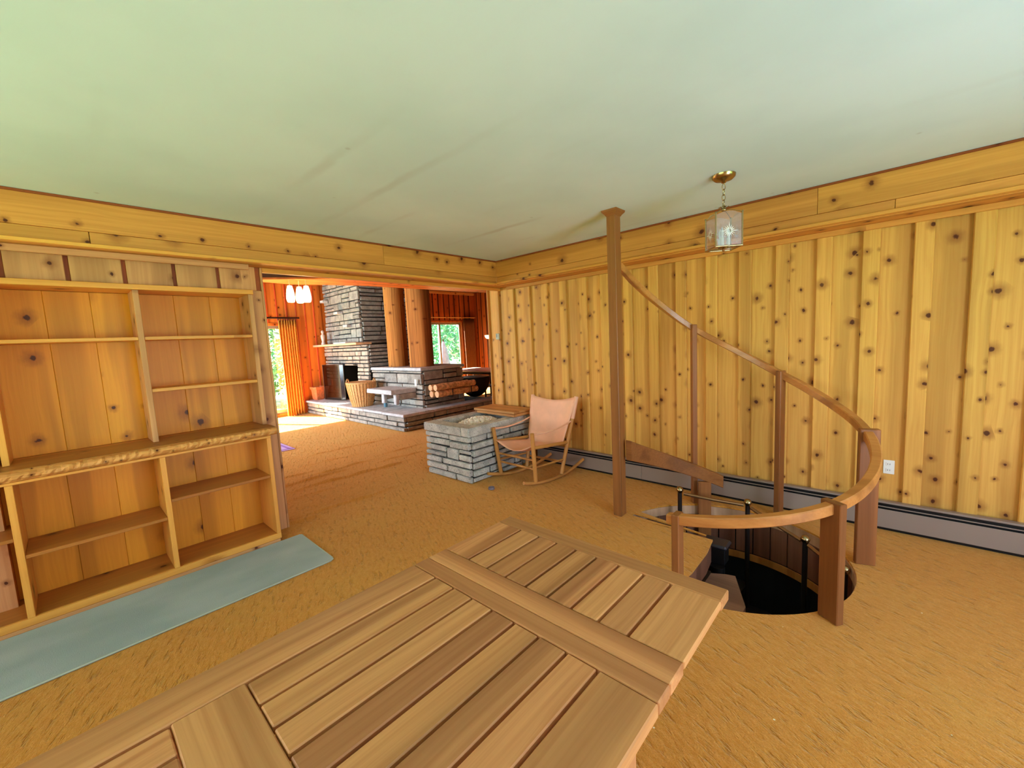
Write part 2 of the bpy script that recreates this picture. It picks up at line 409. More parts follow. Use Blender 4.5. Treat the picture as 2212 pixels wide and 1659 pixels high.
# ------------------------------------------------------------------ floor
def floor():
    mb = MB()
    star = Vector((-0.68, 3.02)); x0, x1, y0, y1 = -1.75, 0.1, 2.05, 3.93
    pts = []
    for k in range(0, 66):
        a = math.radians(-96 + (176+96)*k/65); pts.append(Vector((CX+RW*math.cos(a), CY+RW*math.sin(a))))
    a = math.radians(176)
    pts += [Vector((-1.35, 3.005)), Vector((-1.1, 3.03)), Vector((-0.96, 3.05)), Vector((-0.90, 3.0)), Vector((-0.875, 2.8)), Vector((-0.87, 2.5))]
    pts.sort(key=lambda p: math.atan2(p.y-star.y, p.x-star.x))
    outer = []
    for p in pts:
        d = (p-star).normalized(); t = min(((x1 if d.x > 0 else x0)-star.x)/d.x if abs(d.x) > 1e-6 else 1e9, ((y1 if d.y > 0 else y0)-star.y)/d.y if abs(d.y) > 1e-6 else 1e9)
        outer.append(star+d*t)
    n = len(pts)
    # square corners: snap the nearest outer point
    for cx, cy in ((x0, y0), (x1, y0), (x1, y1), (x0, y1)):
        k = min(range(n), key=lambda i: (outer[i]-Vector((cx, cy))).length); outer[k] = Vector((cx, cy))
    vs = [(p.x, p.y, 0) for p in pts] + [(p.x, p.y, 0) for p in outer] + [(p.x, p.y, -0.012) for p in pts]
    fs = []
    for i in range(n):
        j = (i+1) % n; fs.append((i, n+i, n+j, j)); fs.append((i, j, 2*n+j, 2*n+i))
    mb.add(vs, fs)
    def quad(a, b, c, d): mb.add([(a, c, 0), (b, c, 0), (b, d, 0), (a, d, 0)], [(0, 1, 2, 3)])
    wx0, wx1, wy0, wy1 = -6.6, -3.0, 1.0, 3.6
    quad(x0, x1, YS, y0); quad(x1, XE, YS, y1); quad(wx1, x0, YS, y1)
    quad(XFAR, wx1, -1.0, wy0); quad(wx0, wx1, wy1, y1); quad(XFAR, wx0, wy0, y1); quad(XFAR, -3.7, y1, YFAR); quad(wx1, -3.0, -1.0, wy0) if False else None
    quad(XL-0.3, wx1, YS, -1.0)
    nx, ny = 190, 96
    ridges = [(-4.94, 1.2, 2.25, .016, .02), (-4.64, 1.5, 2.9, .017, .022), (-3.87, 1.35, 2.3, .012, .03), (-5.27, 1.3, 2.05, .010, .02), (-5.08, 1.8, 2.75, .012, .02), (-6.03, 2.2, 3.55, .010, .025), (-5.2, 2.8, 3.55, .010, .02), (-4.86, 2.6, 3.35, .010, .02), (-3.82, 1.1, 1.5, .012, .025), (-5.55, 1.9, 2.8, .007, .02), (-4.4, 1.3, 1.9, .007, .03)]
    rows = []
    rr = random.Random(3); wob = [[rr.uniform(0, 6.28) for _ in range(3)] for _ in ridges]
    for j in range(ny+1):
        y = wy0+(wy1-wy0)*j/ny; row = []
        for i in range(nx+1):
            x = wx0+(wx1-wx0)*i/nx; h = 0
            for (rx, ya, yb, am, w), ph in zip(ridges, wob):
                xx = rx + 0.02*math.sin(y*4+ph[0]) + 0.012*math.sin(y*11+ph[1]) + 0.05*(y-(ya+yb)/2)*0.4
                e = smoothstep(ya-.15, ya+.3, y)*(1-smoothstep(yb-.3, yb+.15, y))
                h += 1.8*am*e*math.exp(-((x-xx)/w)**2)*(0.8+0.2*math.sin(y*17+ph[2]))
            row.append((x, y, h))
        rows.append(row)
    mb.sheet(rows)
    o = smesh('floor', mb, CARPET, 'gold shag carpet with loose wrinkles'); return o
floor()

# ------------------------------------------------------------------ ceilings and shells
smesh('ceiling', MB().box(-3.9, XE+.1, YS-.1, YW+.1, ZC, ZC+.06), CEIL, 'flat off-white plaster ceiling with faint dark joist marks')

def board_run(parent, plane, axis, a0, a1, z0, z1, period, first, wid, thick, mat, batten_mat=None, off=0.0, names=('board', 'batten'), holes=(), inward=1):
    """vertical boards on a wall: axis 'x' -> wall at y=plane, axis 'y' -> wall at x=plane; battens cover the joints"""
    def piece(nm, u0, u1, d0, d1, mat_, bev, za, zb):
        mb = MB()
        if axis == 'x': mb.box(u0, u1, plane+d0, plane+d1, za, zb, bev)
        else: mb.box(plane+d0, plane+d1, u0, u1, za, zb, bev)
        mb.build(nm, mat_, parent)
    def clipped(nm, u0, u1, d0, d1, mat_, bev):
        spans = [(u0, u1, z0, z1)]
        for h0, h1, hz0, hz1 in holes:
            nxt = []
            for (p0, p1, q0, q1) in spans:
                if p1 <= h0 or p0 >= h1 or q1 <= hz0 or q0 >= hz1: nxt.append((p0, p1, q0, q1)); continue
                if p0 < h0: nxt.append((p0, h0, q0, q1))
                if p1 > h1: nxt.append((h1, p1, q0, q1))
                m0, m1 = max(p0, h0), min(p1, h1)
                if q0 < hz0: nxt.append((m0, m1, q0, hz0))
                if q1 > hz1: nxt.append((m0, m1, hz1, q1))
            spans = nxt
        for p0, p1, q0, q1 in spans:
            if p1-p0 > .004 and q1-q0 > .004: piece(nm, p0, p1, d0, d1, mat_, bev, q0, q1)
    k = math.floor((a0-first)/period)-1
    while first+k*period < a1:
        e = first+k*period
        b0, b1 = e+wid*0.35, e+period+wid*0.35-.002         # board, its joint hidden under the batten
        u0, u1 = max(b0, a0), min(b1, a1)
        if u1-u0 > 0.01: clipped(names[0], u0, u1, 0.0, .02*inward, mat, .002)
        if batten_mat is not None:
            u0, u1 = max(e, a0), min(e+wid, a1)
            if u1-u0 > 0.01: clipped(names[1], u0, u1, -thick*inward, -0.0005*inward, batten_mat, .005)
        k += 1

# right wall: boards and raised battens
wr = structure('wall_right', (0, YW, 0), 'knotty pine board and batten wall')
MB().box(-3.97, XE+.1, YW+.021, YW+.16, 0, ZC).build('wall_core', beampine('Z', 'X'), wr)
board_run(wr, YW, 'x', -3.955, XE, 0.0, 2.17, 0.2625, 0.082, 0.095, 0.030, pine('Z', 'X'), pine('Z', 'X'))
MB().box(-3.975, -3.955, YW-.03, YW+.165, 0, 2.16, .003).build('end_trim', beampine('Z', 'X'), wr)
# box beam along the right wall
b1 = structure('trim_1', (0, 3.67, 2.15), 'boxed pine beam under the ceiling along the right wall')
MB().box(-3.56, -0.42, 3.668, YW+.02, 2.252, ZC-.001, .002).build('beam_board', beampine('X', 'Z'), b1)
MB().box(-0.418, XE, 3.668, YW+.02, 2.252, ZC-.001, .002).build('beam_board', beampine('X', 'Z'), b1)
MB().box(-3.56, -0.02, 3.672, YW+.02, 2.19, 2.2505, .002).build('lower_board', beampine('X', 'Z'), b1)
MB().box(-0.018, XE, 3.672, YW+.02, 2.19, 2.2505, .002).build('lower_board', beampine('X', 'Z'), b1)
MB().box(-3.56, XE, 3.645, 3.70, 2.165, 2.189, .003).build('ledge_strip', casepine('X', 'Z'), b1)
MB().box(-3.6, XE, 3.701, YW+.02, 2.16, 2.189).build('soffit_board', beampine('X', 'Y'), b1)
MB().box(-3.6, XE, YW-.05, YW-.023, 2.12, 2.159, .003).build('top_moulding', beampine('X', 'Z'), b1)
MB().box(-3.56, XE, 3.655, 3.667, 2.425, ZC-.001, .002).build('crown_strip', darkpine('X', 'Z'), b1)
# box beam over the left wall and the opening
b2 = structure('trim_2', (-3.555, 0, 2.15), 'boxed pine beam above the bookcase and the wide opening')
for (y0, y1) in ((YS, 2.16), (2.162, 3.667)):
    MB().box(-3.93, -3.555, y0, y1, 2.252, ZC-.001, .002).build('beam_board', beampine('Y', 'Z'), b2)
for (y0, y1) in ((YS, 0.20), (0.203, 3.667)):
    MB().box(-3.93, -3.559, y0, y1, 2.18, 2.2505, .002).build('lower_board', beampine('Y', 'Z'), b2)
MB().box(-3.59, -3.535, YS, 3.655, 2.157, 2.179, .003).build('ledge_strip', casepine('Y', 'Z'), b2)
MB().box(-3.93, -3.591, YS, 3.9, 2.158, 2.179).build('soffit_board', beampine('Y', 'X'), b2)
MB().box(-3.66, -3.635, YS, 1.05, 2.118, 2.157, .002).build('top_moulding', greypine('Y', 'Z'), b2)
MB().box(-3.554, -3.543, YS, 3.655, 2.425, ZC-.001, .002).build('crown_strip', darkpine('Y', 'Z'), b2)
MB().box(-3.775, -3.73, 1.165, 3.91, 2.122, 2.157, .003).build('header_strip', casepine('Y', 'Z'), b2)
# left wall with the recess of the bookcase
wlft = structure('wall_left', (XL, 0, 0), 'knotty pine board wall around the built-in bookcase')
for k in range(-8, 5):
    e = .092 + .2585*k; u0, u1 = max(e+.011, YS), min(e+.2585-.011, 1.15)
    if u1-u0 > .02: MB().box(XL-.02, XL, u0, u1, 1.975, 2.157, .003).build('board', greypine('Z', 'Y'), wlft)
MB().box(XL-.02, XL, 1.078, 1.15, 0, 1.9745, .003).build('end_board', greypine('Z', 'Y'), wlft)
MB().box(-4.02, XL-.021, 1.079, 1.148, 0, 2.157).build('jamb_post', darkpine('Z', 'X'), wlft)
MB().box(-4.03, XL+.004, 1.1505, 1.165, 0, 2.157, .003).build('jamb_trim', greypine('Z', 'X'), wlft)
MB().box(-4.02, -3.965, YS, 1.079, 0, 2.157).build('wall_core', darkpine('Z', 'Y'), wlft)
MB().box(-3.964, XL-.021, YS, 1.078, 1.977, 2.157).build('upper_core', darkpine('Z', 'Y'), wlft)
MB().box(-3.964, XL-.001, YS, -0.32, 0, 1.9745).build('panel', greypine('Z', 'Y'), wlft)
# the unseen walls behind the camera, with assumed windows for the added area lights
wrear = structure('wall_rear', (0, YS, 0)); wside = structure('wall_side', (XE, 0, 0))
WR = (-3.3, 0.1, 0.5, 2.1); WS = (-0.75, 3.4, 0.45, 2.05)
for a, b, c, d in ((-3.9, WR[0], 0, ZC), (WR[1], XE+.1, 0, ZC), (WR[0], WR[1], 0, WR[2]), (WR[0], WR[1], WR[3], ZC)):
    MB().box(a, b, YS-.12, YS, c, d).build('wall_panel', pine('Z', 'X'), wrear)
for a, b, c, d in ((YS, WS[0], 0, ZC), (WS[1], YW+.1, 0, ZC), (WS[0], WS[1], 0, WS[2]), (WS[0], WS[1], WS[3], ZC)):
    MB().box(XE, XE+.12, a, b, c, d).build('wall_panel', pine('Z', 'Y'), wside)
def window_frame(name, axis, plane, u0, u1, z0, z1, nm, glass_off, inner):
    r = structure(name, (plane if axis == 'y' else u0, u0 if axis == 'y' else plane, z0))
    def bx(a0, a1, d0, d1, c0, c1):
        return MB().box(plane+d0, plane+d1, a0, a1, c0, c1, .004) if axis == 'y' else MB().box(a0, a1, plane+d0, plane+d1, c0, c1, .004)
    for (a0, a1, c0, c1) in [(u0, u1, z0, z0+.05), (u0, u1, z1-.05, z1), (u0, u0+.05, z0+.0505, z1-.0505), (u1-.05, u1, z0+.0505, z1-.0505)] + [(u0+(u1-u0)*k/nm-.03, u0+(u1-u0)*k/nm+.03, z0+.0505, z1-.0505) for k in range(1, nm)]:
        bx(a0, a1, -.03, .03, c0, c1).build('frame', inner, r)
    bx(u0+.05, u1-.05, glass_off-.003, glass_off+.003, z0+.05, z1-.05).build('pane', GLASS, r)
    return r
window_frame('assumed_side_window', 'y', XE+.06, WS[0], WS[1], WS[2], WS[3], 3, 0.045, casepine('Z', 'Y'))  # assumed window, never in view, made to go with the added side light
window_frame('assumed_rear_window', 'x', YS-.06, WR[0], WR[1], WR[2], WR[3], 3, -0.045, casepine('Z', 'X'))  # assumed window behind the camera, built around the added rear light

# ------------------------------------------------------------------ far room shell
smesh('ceiling_far', MB().box(XFAR-.1, -3.9, -1.1, YFAR+.1, ZFAR, ZFAR+.06), wood('ceiling_plank', 'Y', 'X', (128, 78, 40), (96, 54, 26), 0, 1, .1, .6), 'dark wooden ceiling of the room beyond the opening')
D1 = (0.9, 3.62, 0.02, 2.15); D2 = (6.6, 8.98, 0.02, 2.22)
wf = structure('wall_far', (XFAR, 0, 0), 'orange pine board wall of the room beyond the opening')
for a, b, c, d in ((-1.0, D1[0], 0, ZFAR), (D1[1], D2[0], 0, ZFAR), (D2[1], YFAR+.1, 0, ZFAR), (D1[0], D1[1], D1[3], ZFAR), (D2[0], D2[1], D2[3], ZFAR)):
    MB().box(XFAR-.14, XFAR-.021, a, b, c, d).build('wall_core', farpine('Z', 'Y'), wf)
board_run(wf, XFAR, 'y', 0.2, 4.45, 0, 3.03, 0.205, 3.64, 0.03, 0.012, farpine('Z', 'Y'), wood('red_batten', 'Z', 'Y', (222, 86, 40), (206, 70, 30), 0, 1, .1, .5), inward=-1, holes=((D1[0], D1[1], 0, D1[3]),))
board_run(wf, XFAR, 'y', 6.0, YFAR, 0, 3.03, 0.21, 7.6, 0.035, 0.012, darkpine('Z', 'Y'), DARKWOOD, inward=-1, holes=((D2[0], D2[1], 0, D2[3]),))
MB().box(XFAR+.013, XFAR+.03, 0.0, 4.4, 3.031, 3.11, .003).build('top_trim', farpine('Y', 'Z'), wf)
MB().box(XFAR+.013, XFAR+.06, 6.0, YFAR, 3.031, 3.11, .003).build('top_trim', greypine('Y', 'Z'), wf)
wfr = structure('wall_far_right', (0, YFAR, 0), 'reddish pine wall beside the dining table')
MB().box(XFAR-.1, -3.9, YFAR+.021, YFAR+.14, 0, ZFAR).build('wall_core', darkpine('Z', 'X'), wfr)
board_run(wfr, YFAR, 'x', XFAR, -3.97, 0, 3.1, 0.21, -10.2, 0.035, 0.012, darkpine('Z', 'X'), DARKWOOD, inward=1)
wfl = structure('wall_far_left', (0, -1.0, 0))
WF = (-10.15, -6.05, 0.6, 2.3)
for a, b, c, d in ((XFAR-.1, WF[0], 0, ZFAR), (WF[1], -3.9, 0, ZFAR), (WF[0], WF[1], 0, WF[2]), (WF[0], WF[1], WF[3], ZFAR)):
    MB().box(a, b, -1.12, -1.0, c, d).build('wall_panel', farpine('Z', 'X'), wfl)
window_frame('added_window', 'x', -1.06, WF[0], WF[1], WF[2], WF[3], 3, -0.045, farpine('Z', 'X'))  # unseen window put in to go with the added far-room light
smesh('wall_far_near', MB().box(-3.96, -3.80, YW+.17, YFAR, 0, ZFAR).box(-3.96, -3.94, -1.0, YW+.17, 2.45, ZFAR), darkpine('Z', 'Y'))
# dropped soffit of the far room
sof = structure('trim_3', (-5.9, 2.5, 2.45), 'dropped wooden soffit above the pendant lamps')
MB().prism([(-6.36, 1.66), (-5.62, 2.74), (-4.9, 3.75), (-4.9, 6.2), (-5.95, 6.2), (-6.15, 3.3), (-6.45, 2.4)], 2.45, 2.475).build('soffit_board', farpine('Y', 'X'), sof)
MB().prism([(-6.34, 1.70), (-5.62, 2.75), (-4.92, 3.75), (-4.92, 6.18), (-5.97, 6.18), (-6.17, 3.3), (-6.43, 2.4)], 2.4755, ZFAR-.001).build('soffit_face', wood('shaded_soffit_plank', 'Y', 'Z', (112, 68, 34), (88, 50, 24), 0, 1, .1, .6), sof)  # dark brown paints in the shade on the soffit's front

def sliding_door(name, y0, y1, z0, z1, meet, label):
    r = structure(name, (XFAR, y0, 0), label)
    wd = farpine('Z', 'Y') if name == 'door_1' else darkpine('Z', 'Y')
    for a, b, c, d in ((y0, y1, z1-.06, z1), (y0, y1, 0.0, .07), (y0, y0+.05, .0705, z1-.0605), (y1-.05, y1, .0705, z1-.0605)):
        MB().box(XFAR-.12, XFAR+.012, a, b, c, d, .004).build('frame', wd, r)
    for a, b, dx in ((y0+.051, meet+.03, -.04), (meet-.03, y1-.051, -.085)):
        x = XFAR+dx
        s = MB().box(x-.018, x+.018, a, b, z1-.13, z1-.061, .003).box(x-.018, x+.018, a, b, .071, .16, .003).box(x-.018, x+.018, a, a+.06, .1605, z1-.1305, .003).box(x-.018, x+.018, b-.06, b, .1605, z1-.1305, .003)
        p = s.build('sash', FRAME, r)
        MB().box(x-.003, x+.003, a+.058, b-.058, .158, z1-.128).build('pane', GLASS, p)
    return r
sliding_door('door_1', *D1, 2.36, 'wood framed sliding glass door letting sun onto the carpet')
sliding_door('door_2', *D2, 8.05, 'wood framed sliding glass door behind the dining table')

# ------------------------------------------------------------------ outdoors
smesh('sun_blocker_eave', MB().box(-3.9, XE+1.0, YS-1.35, YS-.121, 2.40, 2.52).box(XFAR-.2, -3.9, -2.5, -1.121, 2.55, 2.67), wood('sun_blocker_board', 'X', 'Y', (150, 110, 70), (120, 84, 50), 0, 1, .1, .7), 'unseen wooden eave added to block sun at the window walls')  # added out of view to keep the sun out of the unseen windows
ground = MB()
for a, b, c, d in ((-40, XFAR-.15, -30, 40), (XE+.15, 30, -30, 40), (XFAR-.15, XE+.15, -30, -2.3), (XFAR-.15, XE+.15, YFAR+.2, 40)):
    ground.add([(a, c, -.12), (b, c, -.12), (b, d, -.12), (a, d, -.12)], [(0, 1, 2, 3)])
smesh('lawn', ground, LAWN, 'green lawn outside the windows')
def shrub(loc, rx, rz, n, lab, seed):
    rr = random.Random(seed); root = thing('garden_tree', lab, 'tree', loc, 'trees outside the glass doors')
    L = Vector(loc); st = MB().tube([L, L+Vector((.05, .04, rz*.9)), L+Vector((0, 0, rz*1.5))], [.09, .06, .02], 6); st.build('trunk', BARK, root)
    lf = MB()
    for _ in range(n):
        u = rr.uniform(-1, 1); t = rr.uniform(0, 2*PI); rad = rr.uniform(.45, 1)**.5; q = math.sqrt(1-u*u)
        p = L + Vector((rx*rad*q*math.cos(t), rx*rad*q*math.sin(t), rz*(1.02+rad*u)))
        if p.z < 0: p.z = rr.uniform(0, .3)
        s = rr.uniform(.05, .13); a = Vector((rr.uniform(-1, 1), rr.uniform(-1, 1), rr.uniform(-.6, .6))).normalized(); b = a.cross(Vector((rr.uniform(-1, 1), rr.uniform(-1, 1), rr.uniform(-1, 1)))).normalized()
        lf.add([p-a*s, p-b*s*.5, p+a*s, p+b*s*.5], [(0, 1, 2, 3)])
    o = lf.build('foliage', LEAF, root); o['kind'] = 'stuff'
for i, (x, y, rx, rz, w_) in enumerate(((-15.2, 1.3, 1.4, 1.8, 'sunny'), (-15.3, 4.4, 1.45, 1.9, 'sunny'), (-15.4, 7.5, 1.4, 1.9, 'sunny'), (-15.6, 11.0, 1.6, 1.9, 'far'), (-15.6, 14.5, 1.6, 2.0, 'far'), (-19.0, 13.2, 1.7, 2.2, 'far'))):
    shrub((x, y, -.12), rx, rz, 3600, 'leafy green tree outside the %s glass door' % w_ + (' beside the gold curtain' if w_ == 'sunny' else ' behind the dining table'), 20+i)
um = thing('patio_umbrella', 'folded blue-grey patio umbrella standing outside the glass door', 'umbrella', (-12.4, 9.75, -.12))
MB().lathe([(.30, .1), (.31, .14), (.26, .6), (.14, 1.35), (.04, 1.7)], (-12.4, 9.75, -.12), 14).build('cover', plain('blue_grey_canvas', (112, 130, 164), .8, 0, .06, 9), um)
MB().tube([(-12.4, 9.75, -.12), (-12.4, 9.75, 1.66)], .03, 8).build('pole', BLACK, um)
MB().lathe([(.24, 0), (.24, .05), (.1, .08)], (-12.4, 9.75, -.12), 14).build('base', BLACK, um)

# ------------------------------------------------------------------ stairwell lining
sw = structure('wall_stairwell', (CX, CY, 0), 'round stairwell lined with upright brown boards')
def arc_prism(r0, r1, a0, a1, z0, z1, n):
    mb = MB(); secs = []
    for k in range(n+1):
        a = math.radians(a0+(a1-a0)*k/n); c, s_ = math.cos(a), math.sin(a)
        secs.append([(CX+r0*c, CY+r0*s_, z0), (CX+r1*c, CY+r1*s_, z0), (CX+r1*c, CY+r1*s_, z1), (CX+r0*c, CY+r0*s_, z1)])
    return mb.strip(secs)
arc_prism(RW-.006, RW+.0, -94, 177, -.085, -.0125, 80).build('rim_strip', wood('rim_ply', 'Z', 'X', (206, 160, 122), (180, 132, 96), 0, 1, .1, .5), sw)
nb = 27
for k in range(nb):
    a0 = -94 + 271*k/nb
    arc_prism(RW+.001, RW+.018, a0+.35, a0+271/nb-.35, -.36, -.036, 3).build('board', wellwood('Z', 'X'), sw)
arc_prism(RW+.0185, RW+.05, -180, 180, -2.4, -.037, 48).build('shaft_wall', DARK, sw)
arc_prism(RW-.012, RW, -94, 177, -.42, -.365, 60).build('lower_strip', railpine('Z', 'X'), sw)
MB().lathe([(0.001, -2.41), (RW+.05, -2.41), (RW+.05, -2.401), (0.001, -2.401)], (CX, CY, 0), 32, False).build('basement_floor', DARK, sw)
# carpeted landing: underside and edge board
MB().prism([(-1.552, 2.99), (-1.35, 3.0), (-1.1, 3.025), (-.965, 3.045), (-.906, 2.995), (-.881, 2.8), (-.876, 2.26), (-1.1, 2.27), (-1.35, 2.44), (-1.5, 2.68)], -.16, -.0123).build('landing', wellwood('Z', 'X'), sw)

# ------------------------------------------------------------------ wooden railing round the stairwell
rl = thing('stair_railing', 'curved wooden handrail on board posts descending around the round stairwell', 'railing', (CX, CY, 0))
ZT = [(174, 2.07), (168, 2.03), (145, 1.79), (125, 1.575), (120, 1.52), (95, 1.315), (74, 1.145), (47, .97), (20, .845), (0, .745), (-31, .625), (-53, .576), (-68, .548), (-93, .50)]
def rail_z(a):
    for (a1, z1), (a0, z0) in zip(ZT, ZT[1:]):
        if a0 <= a <= a1: return z0 + (z1-z0)*(a-a0)/(a1-a0)
    return ZT[-1][1] if a < ZT[-1][0] else ZT[0][1]
def rail_z_s(a): return sum(rail_z(a+d) for d in (-10, -6, -3, 0, 3, 6, 10))/7 if -83 < a < 164 else rail_z(a)
def rail_piece(a_hi, a_lo, r0, r1, h, name, mat, n, zf, parent, hl=None):
    secs = []; h0 = h
    for k in range(n+1):
        a = a_hi + (a_lo-a_hi)*k/n; z = zf(a); c, s_ = math.cos(math.radians(a)), math.sin(math.radians(a)); e = .006
        if hl is not None: h = h0+(hl-h0)*k/n
        secs.append([(CX+r*c, CY+r*s_, zz) for r, zz in ((r0, z-h+e), (r0+e, z-h), (r1-e, z-h), (r1, z-h+e), (r1, z-e), (r1-e, z), (r0+e, z), (r0, z-e))])
    return MB().strip(secs).build(name, mat, parent)
RR0, RR1 = .765, .815
rail_piece(175.5, 121.5, RR0, RR1, .058, 'handrail', railpine('X', 'Z'), 20, rail_z_s, rl)
rail_piece(120.2, -93, RR0, RR1, .055, 'handrail', railpine('X', 'Z'), 84, rail_z_s, rl)
rail_piece(174.5, 104, .685, .735, .165, 'lower_handrail', cedar('X', 'Z'), 24, lambda a: .63+(a-173)*.00526, rl, .095)
def radial_post(ang, rc, w, t, z0, z1, name='post'):
    a = math.radians(ang); M = Matrix.Rotation(a, 3, 'Z'); x, y = CX+rc*math.cos(a), CY+rc*math.sin(a)
    return MB().box(x-w/2, x+w/2, y-t/2, y+t/2, z0, z1, .004, M).build(name, cedar('Z', 'X'), rl)
tp = MB().box(-1.665, -1.592, 2.965, 3.055, 0, ZC-.02, .004).build('tall_post', cedar('Z', 'X'), rl)
fl = []
for z, e in ((2.395, 0.0005), (2.41, .01), (2.425, .024), (2.4395, .028)):
    fl.append([(-1.665-e, 2.965-e, z), (-1.592+e, 2.965-e, z), (-1.592+e, 3.055+e, z), (-1.665-e, 3.055+e, z)])
MB().strip(fl).build('ceiling_collar', cedar('X', 'Y'), rl)
for ang, rc, w, t, zb in ((121, .775, .075, .04, -.35), (74, .775, .075, .04, -.35), (20.5, .80, .10, .042, 0.0), (-35.5, .795, .105, .042, 0.0), (-89.5, .785, .075, .04, 0.0)):
    radial_post(ang, rc, w, t, max(zb, 0.001), rail_z_s(ang)+.004)
radial_post(115.8, .695, .04, .10, -.36, .215, 'short_post')

# ------------------------------------------------------------------ spiral staircase
sp = thing('spiral_staircase', 'black metal spiral staircase with brass ball finials going down the well', 'staircase', (CX, CY, -2.4))
PX, PY = -.855, 2.965
MB().tube([(PX, PY, -2.4), (PX, PY, -.165)], .045, 14).build('centre_pole', BLACK, sp)
MB().box(-.975, -.80, 2.96, 3.10, -.045, -.015, .012).build('cap_plate', plain('dark_slate_metal', (46, 42, 48), .4, .3), sp)
MB().box(-.955, -.815, 2.98, 3.08, -.16, -.046, .004).build('cap_block', BLACK, sp)
treadwood = wood('stair_tread', 'X', 'Y', (150, 112, 92), (122, 86, 70), 0, 1, .1, .4)
for k in range(10):
    a0 = math.radians(172 - 28*k); a1 = a0 - math.radians(31); z = -.19 - .19*k
    pl = [(PX+.05*math.cos(a0), PY+.05*math.sin(a0)), (PX+.05*math.cos(a1), PY+.05*math.sin(a1)), (PX+.62*math.cos(a1), PY+.62*math.sin(a1)), (PX+.64*math.cos((a0+a1)/2), PY+.64*math.sin((a0+a1)/2)), (PX+.62*math.cos(a0), PY+.62*math.sin(a0))]
    MB().prism(list(reversed(pl)), z-.035, z).build('tread', plain('dark_tread', (30, 24, 22), .5), sp)
MB().prism([(-.872, 2.87), (-.865, 2.34), (-.60, 2.42), (-.60, 2.62), (-.735, 2.93), (-.79, 2.915)], -.215, -.18).build('landing_tread', treadwood, sp)
BP = [(136, .60, .18), (87, .60, .119), (44, .60, .008), (16, .69, -.03)]
tops = []
for k, (ang, r, z) in enumerate(BP):
    a = math.radians(ang); x, y = CX+r*math.cos(a), CY+r*math.sin(a)
    MB().tube([(x, y, z-1.05), (x, y, z-.02)], .017, 10).build('baluster', plain('dark_bronze_post', (44, 34, 28), .4, .5), sp)
    q = MB(); q.lathe([(.012, -.034), (.014, -.028), (.022, -.018), (.028, -.006), (.029, .0), (.027, .010), (.018, .023), (.001, .029)], (x, y, z), 16); q.build('ball_finial', BRASS, sp)
    tops.append(Vector((x, y, z-.028)))
for p, q in zip(tops, tops[1:]):
    d = (q-p).normalized()*.03
    MB().tube([p+d, (p+q)/2+Vector((0, 0, -.004)), q-d], .013, 10).build('brass_handrail', BRASSDARK, sp)

# ------------------------------------------------------------------ baseboard heater
ht = thing('baseboard_heater', 'long taupe metal baseboard heater along the pine wall', 'heater', (0, 3.86, 0))
HX = [(-3.18, -1.83), (-1.828, -.66), (-.658, .98), (.982, 2.3)]
for k, (x0, x1) in enumerate(HX):
    MB().box(x0, x1, 3.839, 3.846, .024, .158, .002).build('front_panel', HEATER, ht)
MB().box(-3.18, 2.3, 3.846, YW-.024, .198, .212, .003).build('top_cap', HEATER, ht)
MB().box(-3.18, 2.3, 3.843, 3.853, .172, .178, .001).build('louvre', HEATER, ht)
MB().box(-3.18, 2.3, 3.862, YW-.024, .0, .1975).build('back_box', BLACK, ht)
MB().box(2.3005, 2.32, 3.838, YW-.024, 0, .212, .003).build('end_cap', HEATER, ht)

# ------------------------------------------------------------------ wall fittings
def outlet(x, y, z, lab, w=.06, hgt=.1):
    r = thing('wall_outlet', lab, 'outlet', (x, y, z))
    MB().box(x-w/2, x+w/2, y-.007, y-.0005, z-hgt/2, z+hgt/2, .002).build('cover_plate', WHITE, r)
    for dz in (.022, -.022):
        o = MB().box(x-.015, x+.015, y-.0095, y-.0071, z+dz-.013, z+dz+.013, .001).build('socket', WHITE, r)
        for dx in (-.006, .006): MB().box(x+dx-.0012, x+dx+.0012, y-.0102, y-.0096, z+dz-.005, z+dz+.005).build('slot', BLACK, o)
outlet(.008, YW-.0, .45, 'white double wall outlet low on the pine wall behind the railing')
th = thing('thermostat', 'small pale thermostat on the pine wall beside the opening', 'thermostat', (-3.80, YW-.022, 1.50))
MB().box(-3.83, -3.77, YW-.045, YW-.0225, 1.505, 1.585, .006).build('cover', plain('pale_green_plastic', (176, 182, 160), .5), th)
MB().box(-3.818, -3.80, YW-.049, YW-.0455, 1.535, 1.575, .002).build('dial_plate', plain('grey_dial', (120, 122, 112), .4), th)

# ------------------------------------------------------------------ lantern
LX, LY = -.812, 2.915
ln = thing('pendant_lantern', 'brass pendant lantern with etched star glass panels hanging from the ceiling', 'lantern', (LX, LY, 1.975))
MB().lathe([(.002, 2.392), (.012, 2.393), (.016, 2.402), (.05, 2.41), (.066, 2.424), (.069, 2.4395)], (LX, LY, 0), 24).build('canopy', BRASS, ln)
chain = MB()
zz = 2.388
for k in range(4):
    pts = []; c = Vector((LX, LY, zz-.019-k*.0315))
    for j in range(13):
        a = 2*PI*j/12; dv = rt if k % 2 == 0 else Vector((-rt.y, rt.x, 0))
        pts.append(c + dv*(.010*math.cos(a)) + Vector((0, 0, .019*math.sin(a))))
    MB().tube(pts, .0024, 6, False).build('chain_link', BRASS, ln)
MB().lathe([(.004, 2.262), (.010, 2.255), (.006, 2.246), (.014, 2.236), (.018, 2.226), (.005, 2.221)], (LX, LY, 0), 14).build('finial', BRASS, ln)
lv = MB()
